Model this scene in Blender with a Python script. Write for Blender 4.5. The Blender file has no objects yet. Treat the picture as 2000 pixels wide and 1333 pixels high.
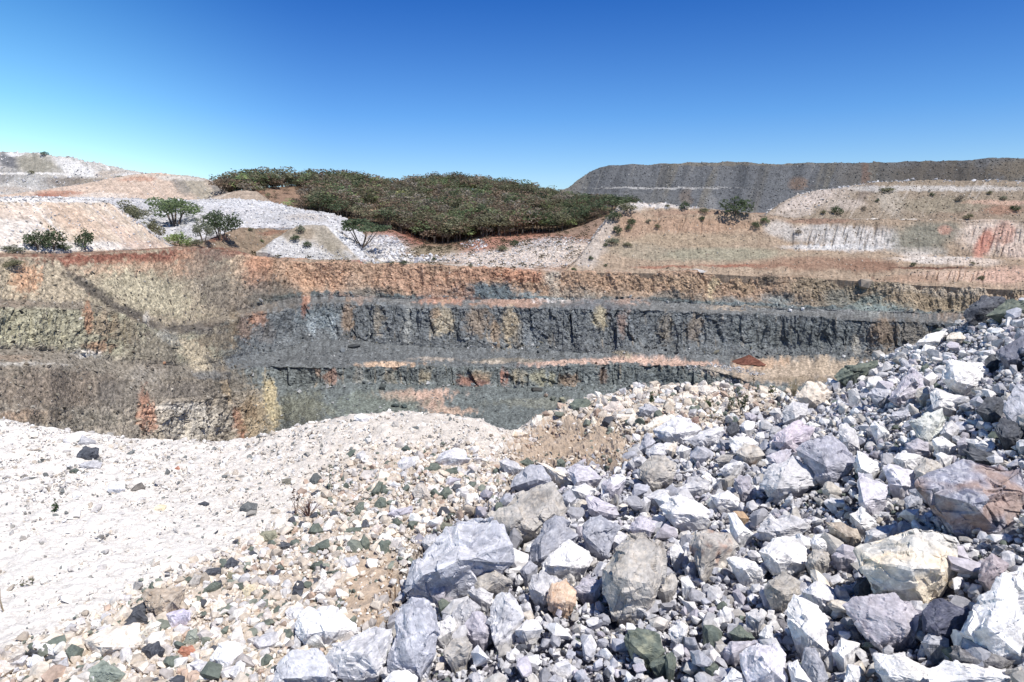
import bpy, math, random
import numpy as np
from mathutils import Vector
SC = bpy.context.scene
COL = SC.collection
rng = np.random.default_rng(7)
random.seed(7)
# ------------------------------------------------------------------ camera
ZC = 2.2
PITCH = math.atan(0.1774)
FPX = 1333.0
cp, sp = math.cos(PITCH), math.sin(PITCH)

def ray(px, py):
    u = (np.asarray(px, float) - 1000.0) / FPX
    v = (666.5 - np.asarray(py, float)) / FPX
    return np.stack([u + 0 * v, cp + v * sp + 0 * u, -sp + v * cp + 0 * u], -1)

def at_Y(px, py, Y):
    d = ray(px, py)
    return np.array([0, 0, ZC]) + d * (np.asarray(Y, float) / d[..., 1])[..., None]

def proj(P):
    P = np.asarray(P, float) - np.array([0, 0, ZC])
    dep = P[..., 1] * cp - P[..., 2] * sp
    up = P[..., 1] * sp + P[..., 2] * cp
    return 1000 + FPX * P[..., 0] / dep, 666.5 - FPX * up / dep, dep

cam = bpy.data.cameras.new('camera')
camo = bpy.data.objects.new('camera', cam)
COL.objects.link(camo)
cam.sensor_width = 36.0
cam.lens = 36.0 * FPX / 2000.0
cam.clip_start = 0.05
cam.clip_end = 20000
camo.location = (0, 0, ZC)
camo.rotation_euler = (math.pi / 2 - PITCH, 0, 0)
SC.camera = camo

# ------------------------------------------------------------------ noise
_r = np.random.default_rng(11)
PERM = np.tile(_r.permutation(256), 2).astype(np.int64)
GR = _r.normal(size=(256, 3)); GR /= np.linalg.norm(GR, axis=1)[:, None]
RND = _r.random((256, 7))

def perlin(p):
    i = np.floor(p).astype(np.int64); f = p - i; i &= 255
    w = f * f * f * (f * (f * 6 - 15) + 10)
    out = np.zeros(len(p))
    for dx in (0, 1):
        wx = w[:, 0] if dx else 1 - w[:, 0]
        a = PERM[(i[:, 0] + dx) & 255]
        for dy in (0, 1):
            wy = w[:, 1] if dy else 1 - w[:, 1]
            b = PERM[(a + i[:, 1] + dy) & 255]
            for dz in (0, 1):
                wz = w[:, 2] if dz else 1 - w[:, 2]
                g = GR[PERM[(b + i[:, 2] + dz) & 255]]
                out += wx * wy * wz * (g[:, 0] * (f[:, 0] - dx) + g[:, 1] * (f[:, 1] - dy) + g[:, 2] * (f[:, 2] - dz))
    return out * 1.6

def fbm(p, o=4, gain=0.5):
    s = np.zeros(len(p)); a = 1.0; t = 0
    for k in range(o):
        s += a * perlin(p * (2.03 ** k) + 17.3 * k); t += a; a *= gain
    return s / t

def ridged(p, o=4):
    s = np.zeros(len(p)); a = 1.0; t = 0
    for k in range(o):
        s += a * (1 - 2 * np.abs(perlin(p * (2.1 ** k) + 9.1 * k))); t += a; a *= 0.5
    return s / t

def facet(p, tilt=0.9, off=1.0):
    """fractured rock: each voronoi cell is a randomly tilted plane with its own offset"""
    i = np.floor(p).astype(np.int64); f = p - i
    best = np.full(len(p), 9.0); out = np.zeros(len(p))
    for dx in (-1, 0, 1):
        for dy in (-1, 0, 1):
            for dz in (-1, 0, 1):
                h = PERM[(PERM[(PERM[(i[:, 0] + dx) & 255] + i[:, 1] + dy) & 255] + i[:, 2] + dz) & 255]
                r = RND[h]
                q = f - np.array([dx, dy, dz]) - r[:, :3]
                d = (q * q).sum(1)
                m = d < best
                best[m] = d[m]
                v = off * (r[m, 3] - 0.5) + tilt * (q[m] * (r[m, 4:7] - 0.5) * 2).sum(1)
                out[m] = v
    return out

def sstep(a, b, x):
    t = np.clip((x - a) / (b - a), 0, 1)
    return t * t * (3 - 2 * t)

KALB = 1.32; DESAT = 0.33
def C(r, g, b, k=KALB):
    c = np.array([r, g, b], float) / 255
    c = np.where(c <= 0.04045, c / 12.92, ((c + 0.055) / 1.055) ** 2.4)
    l = c @ np.array([.3, .59, .11]); c = c + DESAT * (l - c)
    return np.clip(c / k, 0.003, 0.86)

# ------------------------------------------------------------------ meshes
def mesh_obj(name, V, F, mat, col=None, smooth=False, parent=None, link=True):
    V = np.asarray(V, np.float32); 
    me = bpy.data.meshes.new(name)
    Fs = F if isinstance(F, list) else [F]
    Fs = [np.asarray(f, np.int32) for f in Fs if len(f)]
    nl = sum(f.size for f in Fs); nf = sum(len(f) for f in Fs)
    me.vertices.add(len(V)); me.vertices.foreach_set('co', V.ravel())
    me.loops.add(nl); me.loops.foreach_set('vertex_index', np.concatenate([f.ravel() for f in Fs]))
    me.polygons.add(nf)
    tot = np.concatenate([np.full(len(f), f.shape[1], np.int32) for f in Fs])
    st = np.zeros(nf, np.int32); st[1:] = np.cumsum(tot)[:-1]
    me.polygons.foreach_set('loop_start', st)
    if smooth is not None:
        me.polygons.foreach_set('use_smooth', np.full(nf, bool(smooth)))
    if col is not None:
        a = me.color_attributes.new('Col', 'FLOAT_COLOR', 'POINT')
        c4 = np.ones((len(V), 4), np.float32); c4[:, :3] = col
        a.data.foreach_set('color', c4.ravel())
    me.update(calc_edges=True)
    me.materials.append(mat)
    o = bpy.data.objects.new(name, me)
    if link: COL.objects.link(o)
    if parent is not None: o.parent = parent
    return o

def tag(o, label=None, cat=None, group=None, kind=None):
    if label: o['label'] = label
    if cat: o['category'] = cat
    if group: o['group'] = group
    if kind: o['kind'] = kind
    return o

def empty(name, loc=(0, 0, 0)):
    o = bpy.data.objects.new(name, None); COL.objects.link(o); o.location = loc
    o.empty_display_size = 0.2
    return o

# ------------------------------------------------------------------ materials
def material(name, specks=((3.0, 0.5),), bump=((4.0, 0.3, 0.5),), rough=0.95, spec=0.15, use_col=True, base=None, contrast=1.0):
    """colour attribute times procedural grain, plus procedural bump (scale per metre, strength, distance)"""
    m = bpy.data.materials.new(name); m.use_nodes = True
    nt = m.node_tree; N = nt.nodes; L = nt.links
    bs = N['Principled BSDF']; bs.inputs['Roughness'].default_value = rough
    bs.inputs['Specular IOR Level'].default_value = spec
    tc = N.new('ShaderNodeTexCoord')
    if use_col:
        at = N.new('ShaderNodeAttribute'); at.attribute_name = 'Col'; cur = at.outputs['Color']
    else:
        rg = N.new('ShaderNodeRGB'); rg.outputs[0].default_value = (*base, 1); cur = rg.outputs[0]
    for sc, amt in specks:
        nz = N.new('ShaderNodeTexNoise'); nz.inputs['Scale'].default_value = sc
        nz.inputs['Detail'].default_value = 3; nz.inputs['Roughness'].default_value = 0.65
        L.new(tc.outputs['Object'], nz.inputs['Vector'])
        mr = N.new('ShaderNodeMapRange')
        mr.inputs['From Min'].default_value = 0.3; mr.inputs['From Max'].default_value = 0.7
        mr.inputs['To Min'].default_value = 1 - amt; mr.inputs['To Max'].default_value = 1 + amt
        L.new(nz.outputs['Fac'], mr.inputs['Value'])
        mx = N.new('ShaderNodeMix'); mx.data_type = 'RGBA'; mx.blend_type = 'MULTIPLY'
        mx.inputs['Factor'].default_value = 1.0
        L.new(cur, mx.inputs['A']); L.new(mr.outputs['Result'], mx.inputs['B'])
        cur = mx.outputs['Result']
    L.new(cur, bs.inputs['Base Color'])
    prev = None
    for sc, st, dist in bump:
        nz = N.new('ShaderNodeTexNoise'); nz.inputs['Scale'].default_value = sc
        nz.inputs['Detail'].default_value = 5; nz.inputs['Roughness'].default_value = 0.65
        L.new(tc.outputs['Object'], nz.inputs['Vector'])
        b = N.new('ShaderNodeBump'); b.inputs['Strength'].default_value = st; b.inputs['Distance'].default_value = dist
        L.new(nz.outputs['Fac'], b.inputs['Height'])
        if prev is not None: L.new(prev, b.inputs['Normal'])
        prev = b.outputs['Normal']
    if prev is not None: L.new(prev, bs.inputs['Normal'])
    return m

M_PIT = material('quarry_rock', specks=((0.9, 0.22), (2.6, 0.5)), bump=((0.8, 0.5, 0.8), (2.4, 0.8, 0.35)))
M_SOIL = material('spoil_soil', specks=((0.5, 0.18), (2.2, 0.35)), bump=((0.7, 0.4, 0.6), (2.6, 0.45, 0.25)))
M_FG = material('gravel_ground', specks=((14, 0.16), (70, 0.22)), bump=((10, 0.5, 0.05), (55, 0.6, 0.012)))
M_ROCK = material('limestone', specks=((9, 0.15), (38, 0.22)), bump=((14, 0.35, 0.03), (60, 0.45, 0.010)), rough=0.85, spec=0.25)
M_FARROCK = material('far_limestone', specks=((1.2, 0.2),), bump=((3.0, 0.4, 0.15),))
M_LEAF = material('leaves', specks=((0.6, 0.25),), bump=(), rough=0.7, spec=0.2)
def see_light_through(m, f):
    N = m.node_tree.nodes; L = m.node_tree.links; bs = N['Principled BSDF']; out = N['Material Output']
    tr = N.new('ShaderNodeBsdfTranslucent'); mx = N.new('ShaderNodeMixShader'); mx.inputs[0].default_value = f
    L.new(bs.inputs['Base Color'].links[0].from_socket, tr.inputs['Color'])
    L.new(bs.outputs[0], mx.inputs[1]); L.new(tr.outputs[0], mx.inputs[2]); L.new(mx.outputs[0], out.inputs['Surface'])
see_light_through(M_LEAF, .38)
M_BARK = material('bark', specks=((3, 0.3),), bump=(), use_col=False, base=(0.16, 0.13, 0.105))
M_TWIG = material('dry_stem', specks=((30, 0.3),), bump=(), use_col=True, rough=0.8)

# ------------------------------------------------------------------ light
SUN = np.array([0.33, -0.37, 0.87]); SUN /= np.linalg.norm(SUN)
EL = math.asin(SUN[2]); AZ = math.atan2(SUN[0], SUN[1])
ld = bpy.data.lights.new('sun', 'SUN'); ld.energy = 4.6; ld.angle = math.radians(0.5); ld.color = (1.0, 0.955, 0.89)
lo = bpy.data.objects.new('sun', ld); COL.objects.link(lo)
lo.rotation_euler = Vector(-SUN).to_track_quat('-Z', 'Y').to_euler()
w = bpy.data.worlds.new('World'); SC.world = w; w.use_nodes = True
nt = w.node_tree; bg = nt.nodes['Background']
sky = nt.nodes.new('ShaderNodeTexSky'); sky.sky_type = 'NISHITA'; sky.sun_disc = False
sky.sun_elevation = EL; sky.sun_rotation = AZ
sky.air_density = 1.0; sky.dust_density = 0.15; sky.ozone_density = 3.0; sky.altitude = 1200
# deep blue of the photograph's clear noon sky: tint by height and by compass direction
tcw = nt.nodes.new('ShaderNodeTexCoord'); sep = nt.nodes.new('ShaderNodeSeparateXYZ')
nt.links.new(tcw.outputs['Generated'], sep.inputs[0])
ramp = nt.nodes.new('ShaderNodeValToRGB')
nt.links.new(sep.outputs['Z'], ramp.inputs[0])
SKYRAMP = [(0.0, (1.02, 1.16, 1.32)), (0.06, (0.90, 1.15, 1.42)), (0.14, (0.56, 0.98, 1.44)), (0.29, (0.20, 0.63, 1.30)), (0.5, (0.24, 0.44, 0.90))]
cr = ramp.color_ramp
while len(cr.elements) < len(SKYRAMP): cr.elements.new(0.5)
for e, (p, c) in zip(cr.elements, SKYRAMP):
    e.position = p; e.color = (*[v / (1.3 if p > .4 else 1.14) for v in c], 1)
mul = nt.nodes.new('ShaderNodeMix'); mul.data_type = 'RGBA'; mul.blend_type = 'MULTIPLY'; mul.inputs['Factor'].default_value = 1
nt.links.new(sky.outputs[0], mul.inputs['A']); nt.links.new(ramp.outputs[0], mul.inputs['B'])
# brighter, paler towards the west (the left of the view)
mrx = nt.nodes.new('ShaderNodeMapRange'); mrx.inputs['From Min'].default_value = -0.22; mrx.inputs['From Max'].default_value = -0.66; mrx.interpolation_type = 'SMOOTHSTEP'
mrx.inputs['To Min'].default_value = 0.0; mrx.inputs['To Max'].default_value = 1.0
nt.links.new(sep.outputs['X'], mrx.inputs['Value'])
mul2 = nt.nodes.new('ShaderNodeMix'); mul2.data_type = 'RGBA'; mul2.blend_type = 'MULTIPLY'
nt.links.new(mrx.outputs[0], mul2.inputs['Factor'])
nt.links.new(mul.outputs['Result'], mul2.inputs['A']); mul2.inputs['B'].default_value = (1.95, 1.72, 1.24, 1)
nt.links.new(mul2.outputs['Result'], bg.inputs[0])
bg.inputs[1].default_value = 0.10
SC.view_settings.view_transform = 'Standard'; SC.view_settings.look = 'None'
SC.view_settings.exposure = 0.15; SC.view_settings.gamma = 1.0
SC.cycles.max_bounces = 5; SC.cycles.diffuse_bounces = 3
# ------------------------------------------------------------------ terrain nets
def pchip(x, xp, fp):
    xp = np.asarray(xp, float); fp = np.asarray(fp, float)
    h = np.diff(xp); d = np.diff(fp) / h
    m = np.zeros_like(fp); m[0] = d[0]; m[-1] = d[-1]
    for k in range(1, len(fp) - 1):
        if d[k - 1] * d[k] > 0:
            w1 = 2 * h[k] + h[k - 1]; w2 = h[k] + 2 * h[k - 1]
            m[k] = (w1 + w2) / (w1 / d[k - 1] + w2 / d[k])
    x = np.clip(x, xp[0], xp[-1])
    j = np.clip(np.searchsorted(xp, x) - 1, 0, len(h) - 1)
    t = (x - xp[j]) / h[j]
    return ((1 + 2 * t) * (1 - t) ** 2 * fp[j] + t * (1 - t) ** 2 * h[j] * m[j] + t * t * (3 - 2 * t) * fp[j + 1] + t * t * (t - 1) * h[j] * m[j + 1])

def interp(spec, x):
    if isinstance(spec, dict):
        k = sorted(spec); return pchip(x, k, [spec[i] for i in k])
    return np.full(len(x), float(spec))

def tanT(px, py):
    d = ray(px, py); return -d[..., 2] / d[..., 1]

def JIT(px, k):
    z = np.zeros_like(px)
    return fbm(np.stack([px / 60, z + 7.7 * k, z], 1), 2) * 2.2

class Net:
    """a sheet of ground: feature lines (crest, toe, bench edge ...) at their real distance and height, joined and roughened"""
    def __init__(self, px, rows, nv, jit=0.0, jseed=0.0):
        self.px = px
        pts = []
        for k, (py, how, val) in enumerate(rows):
            if how == 'Y':                     # seen along this line at that distance
                pyv = interp(py, px); P = at_Y(px, pyv, interp(val, px))
            elif how == 's':                   # reached from the line before with this slope
                pyv = interp(py, px) + (jit * JIT(px, k + jseed) if jit else 0); s = interp(val, px); T = tanT(px, pyv); pr = pts[-1]
                Y = (ZC - pr[:, 2] + s * pr[:, 1]) / (s + T)
                P = at_Y(px, pyv, Y)
            elif how == 'back':                # straight away from the viewer: (metres, rise)
                dy, dz = val; pr = pts[-1]
                P = pr.copy(); P[:, 1] += dy; P[:, 0] *= P[:, 1] / pr[:, 1]; P[:, 2] += dz
            elif how == 'z':                   # at distance Y, height z
                Y, z = val; P = np.stack([np.asarray((px - 1000) / FPX * 0.985) * Y, np.full(len(px), float(Y)), np.full(len(px), float(z))], 1)
            pts.append(P)
        G = []; R = []
        for k in range(len(pts) - 1):
            n = nv[k]
            for q in range(n + (k == len(pts) - 2)):
                t = q / n
                G.append(pts[k] * (1 - t) + pts[k + 1] * t); R.append(k + t)
        self.G = np.array(G); self.R = np.repeat(np.array(R)[:, None], len(px), 1)
        self.nr, self.nc = self.R.shape
        self.V = self.G.reshape(-1, 3).copy(); self.r = self.R.ravel()
        self.upx, self.upy, self.dep = proj(self.V)
    def normals(self):
        G = self.V.reshape(self.nr, self.nc, 3)
        a = np.gradient(G, axis=0); b = np.gradient(G, axis=1)
        n = np.cross(a, b); n /= np.linalg.norm(n, axis=2)[..., None] + 1e-9
        n = n.reshape(-1, 3)
        f = np.sign((n * (np.array([0, -30, 40]))).sum(1)); f[f == 0] = 1
        return n * f[:, None]
    def disp(self, d, smooth_n=True):
        self.V = self.V + self.normals() * d[:, None]
    def faces(self):
        i = np.arange(self.nr * self.nc).reshape(self.nr, self.nc)
        return np.stack([i[:-1, :-1], i[:-1, 1:], i[1:, 1:], i[1:, :-1]], -1).reshape(-1, 4)
    def build(self, name, mat, col):
        F = self.faces()
        # faces up / towards the viewer
        a, b, c = self.V[F[:, 0]], self.V[F[:, 1]], self.V[F[:, 2]]
        n = np.cross(b - a, c - a)
        fl = (n * np.array([0, -30, 40])).sum(1) < 0
        F[fl] = F[fl][:, ::-1]
        return mesh_obj(name, self.V, F, mat, col)
    def locate(self, px, py):
        x, y, d = proj(self.V)
        k = np.argmin((x - px) ** 2 + (y - py) ** 2)
        return self.V[k]

def paint(col, px, py, blobs, nz, amt=0.45, dst=0.85):
    for b in blobs:
        cx, cy, rx, ry, c = b[:5]; st = b[5] if len(b) > 5 else dst; ang = b[6] if len(b) > 6 else 0.0
        ca, sa = math.cos(math.radians(ang)), math.sin(math.radians(ang))
        dx = px - cx; dy = py - cy
        a = (dx * ca + dy * sa) / rx; e = (-dx * sa + dy * ca) / ry
        d = np.sqrt(a * a + e * e) + nz * amt
        m = sstep(1.3, 0.55, d) * st
        col[:] = col * (1 - m[:, None]) + C(*c) * m[:, None]

def cols_px(a, b, n, lo=-60, hi=2060):
    """columns: dense inside the frame, sparse beyond it"""
    xs = [np.linspace(max(a, lo), min(b, hi), n)]
    if a < lo: xs.insert(0, np.linspace(a, lo, 60)[:-1])
    if b > hi: xs.append(np.linspace(hi, b, 60)[1:])
    return np.concatenate(xs)

# ---- the pit: rim, two high benches, floor -----------------------------------
RIM_PY = {-700: 500, -300: 500, 0: 506, 130: 498, 280: 490, 380: 485, 450: 490, 500: 501, 540: 507, 640: 514, 760: 516, 900: 522, 1040: 530, 1200: 532, 1350: 533, 1500: 540, 1650: 546, 1800: 556, 2000: 565, 2400: 570, 2900: 570}
RIM_Y = {-700: 55, -300: 66, 0: 86, 130: 96, 280: 112, 380: 128, 450: 140, 540: 148, 640: 150, 760: 152, 1500: 152, 1650: 150, 1800: 146, 2000: 138, 2400: 110, 2900: 80}
px = cols_px(-700, 2900, 1150)
pit = Net(px, [
    (0, 'z', (520, -3.0)),
    ({-700: 420, 0: 420, 400: 412, 500: 405, 560: 412, 640: 426, 700: 436, 760: 448, 800: 464, 850: 479, 900: 474, 950: 465, 1060: 458, 1130: 443, 1180: 424, 1260: 416, 2900: 416}, 'Y', 226),
    ({-700: 470, 0: 470, 400: 470, 500: 470, 640: 482, 760: 484, 850: 494, 900: 492, 1000: 488, 1100: 480, 1200: 470, 2900: 480}, 'Y', {-700: 75, 0: 120, 400: 165, 2000: 175, 2900: 110}),
    (RIM_PY, 'Y', RIM_Y),
    ({-700: 585, 0: 588, 130: 592, 220: 600, 280: 622, 340: 640, 380: 634, 450: 612, 540: 594, 640: 583, 760: 588, 900: 590, 1040: 590, 1200: 590, 1350: 598, 1500: 606, 1650: 612, 1800: 618, 2000: 622, 2900: 625}, 's',
     {-700: .8, 0: .85, 280: .85, 420: .9, 500: 1.5, 560: 2.0, 700: 2.3, 1300: 2.3, 1700: 1.7, 2000: 1.5, 2900: 1.5}),
    ({-700: 598, 0: 601, 130: 604, 220: 610, 280: 632, 340: 652, 380: 646, 450: 624, 540: 606, 640: 592, 760: 598, 900: 600, 1040: 600, 1200: 602, 1350: 608, 1500: 613, 1650: 621, 1800: 628, 2000: 634, 2900: 640}, 's', .06),
    ({-700: 680, 0: 682, 130: 690, 280: 712, 380: 715, 450: 700, 540: 688, 640: 670, 760: 680, 900: 686, 1040: 691, 1200: 696, 1350: 698, 1500: 700, 1650: 702, 1800: 705, 2000: 708, 2900: 710}, 's',
     {-700: 1.4, 0: 1.5, 180: 1.4, 260: 1.0, 320: .8, 430: .9, 500: 1.3, 580: 2.0, 700: 2.2, 1500: 2.4, 2000: 2.0, 2900: 2}),
    ({-700: 714, 0: 716, 130: 720, 280: 742, 380: 738, 450: 724, 540: 712, 640: 716, 760: 716, 900: 716, 1040: 716, 1200: 711, 1350: 714, 1420: 728, 1500: 750, 1650: 752, 1800: 755, 2000: 758, 2900: 760}, 's', {-700: .05, 90: .08, 180: .42, 430: .42, 500: .12, 560: .05, 2900: .05}),
    ({-700: 790, 0: 795, 130: 800, 230: 790, 290: 784, 380: 776, 450: 768, 500: 766, 560: 768, 640: 762, 760: 758, 900: 762, 1040: 763, 1200: 763, 1350: 766, 1500: 775, 1800: 780, 2000: 785, 2900: 790}, 's',
     {-700: .8, 0: .8, 280: .8, 400: .8, 480: 1.0, 560: 1.6, 640: 2.0, 1300: 2.2, 1420: 1.5, 1500: .5, 2900: .5}),
    ({-700: 880, 0: 880, 280: 885, 380: 885, 450: 880, 520: 865, 560: 850, 640: 850, 900: 870, 1200: 880, 2900: 880}, 's',
     {-700: .7, 0: .7, 240: .8, 300: 2.0, 440: 2.0, 480: 1.3, 530: .9, 570: .25, 640: .04, 2900: .04}),
    (0, 'z', (26, -36.0)),
], [10, 24, 70, 120, 22, 150, 60, 100, 110, 16], jit=.9)
pit.R -= 1; pit.r = pit.R.ravel()
V0 = pit.V.copy(); r = pit.r; upx, upy = pit.upx, pit.upy
depth = pit.dep
# rock relief: strong and blocky on the cut faces, gentle on benches and talus
slope_up = interp({-700: 0.4, 0: .4, 60: .35, 130: .08, 400: .10, 470: .4, 520: 1, 2000: 1, 2900: 1}, upx)
face = np.zeros(len(r))
for k, mask in ((2, slope_up), (4, interp({-700: 1, 0: 1, 200: 1, 290: .35, 430: .3, 520: .8, 640: 1, 2900: 1}, upx)), (6, interp({-700: .08, 250: .08, 450: .3, 600: 1, 1350: 1, 1480: .2, 2900: .2}, upx)), (7, interp({-700: .3, 240: .4, 300: .9, 460: .9, 540: .5, 600: .04, 2900: .04}, upx))):
    t = r - k
    face = np.maximum(face, mask * sstep(-0.04, 0.06, t) * sstep(1.04, 0.92, t))
apron = np.zeros(len(r)); napr = fbm(V0 * .12 + 31, 3)
for k in (2, 4, 6):
    t = r - k + .18 * napr
    apron = np.maximum(apron, sstep(.62, .98, t) * (r < k + 1.0) + ((r >= k + 1) & (r < k + 1.4)) * sstep(1.4, 1.0, r - k))
apron *= sstep(440, 600, upx)
face *= 1 - .8 * apron
Ld = np.clip(depth / 140, .45, 1.05)                      # nearer walls carry finer features at the same look
Q = V0 / Ld[:, None]
big = fbm(Q * np.array([.09, .09, .05]), 3)
upper = sstep(2.95, 2.8, r)
crag = (facet(Q * np.array([.5, .5, .16]) + 3.1) * .5 + facet(Q * np.array([1.0, 1.0, .35])) * .26) * (1 - .65 * upper)
rib = ridged(Q * np.array([.35, .35, .06]) + 5, 3)
fine = fbm(Q * 1.1, 3)
d = (face * (big * 2.6 + crag * 1.25 + rib * (.45 + .35 * upper) + fine * .4 + .16 * facet(Q * np.array([2.2, 2.2, 1.3]) + 9)) + (1 - face) * (big * .5 * (r > 1.5) + fine * .16) + apron * (.9 + .9 * napr)) * Ld
d *= sstep(0.3, 1.4, r) * sstep(9.0, 8.3, r)
pit.disp(d)
for k in (2, 4, 6):                                       # crumbled bench edges
    e_ = np.exp(-((r - k) / .05) ** 2)
    pit.V[:, 2] -= e_ * (interp({-700: .3, 450: .4, 2900: .4}, upx) if k > 2 else .35) * np.clip(fbm(V0 * np.array([.35, .12, .12]) + k, 4) * 1.6 + .25, 0, 2) * Ld * (.3 + .7 * sstep(430, 560, upx))
# soft talus cones heaped against the toes
V = pit.V
# colours
n1 = fbm(V0 * np.array([.06, .06, .06]), 4); n2 = fbm(Q * np.array([.45, .45, .1]), 3); n3 = fbm(Q * .8 + 40, 3)
vs = fbm(np.stack([upx / 9, upy / 70, 0 * upx], 1), 3)       # streaks running down the faces
wx = upx + 10 * n2 + 6 * n3; wy = upy + 4 * n3
def lerp3(a, b, t): return a * (1 - t[:, None]) + b * t[:, None]
col = np.tile(C(150, 118, 92), (len(V), 1))
left = sstep(520, 430, wx)
right = sstep(1450, 1650, wx)
t = r
up_c = lerp3(np.tile(C(188, 138, 102), (len(V), 1)), np.tile(C(158, 128, 100), (len(V), 1)), right)
up_c = lerp3(up_c, np.tile(C(176, 158, 124), (len(V), 1)), left)
up_c = lerp3(up_c, np.tile(C(120, 112, 102), (len(V), 1)), sstep(.55, 1.05, (t - 2) + .5 * n1 + .35 * n3) * (1 - left) * .65)
bench = lerp3(np.tile(C(110, 112, 111), (len(V), 1)), np.tile(C(140, 128, 108), (len(V), 1)), left)
f1 = lerp3(np.tile(C(106, 112, 114), (len(V), 1)), np.tile(C(156, 150, 120), (len(V), 1)), sstep(480, 400, wx))
f1 = lerp3(f1, np.tile(C(160, 140, 108), (len(V), 1)), sstep(.25, .6, vs) * .75 * (1 - left))
f1 = lerp3(f1, np.tile(C(150, 158, 160), (len(V), 1)), sstep(.3, .6, -vs) * .35 * (1 - left))
b2 = lerp3(np.tile(C(103, 108, 109), (len(V), 1)), np.tile(C(136, 126, 108), (len(V), 1)), sstep(460, 380, wx))
f2 = lerp3(np.tile(C(108, 116, 114), (len(V), 1)), np.tile(C(134, 122, 102), (len(V), 1)), sstep(480, 400, wx))
f2 = lerp3(f2, np.tile(C(150, 132, 98), (len(V), 1)), sstep(.2, .55, vs) * .7 * (1 - left))
fl = lerp3(np.tile(C(102, 111, 109), (len(V), 1)), np.tile(C(150, 138, 118), (len(V), 1)), sstep(560, 480, wx))
w_ = n3 * .12 + .16 * apron
col = np.where((t > 2)[:, None], up_c, col)
col = lerp3(col, bench, sstep(2.93, 3.02, t + w_)); col = lerp3(col, f1, sstep(3.95, 4.08, t + w_))
col = lerp3(col, b2, sstep(4.82, 5.02, t + w_)); col = lerp3(col, f2, sstep(5.96, 6.06, t + w_)); col = lerp3(col, fl, sstep(6.88, 7.03, t + w_))
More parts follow.
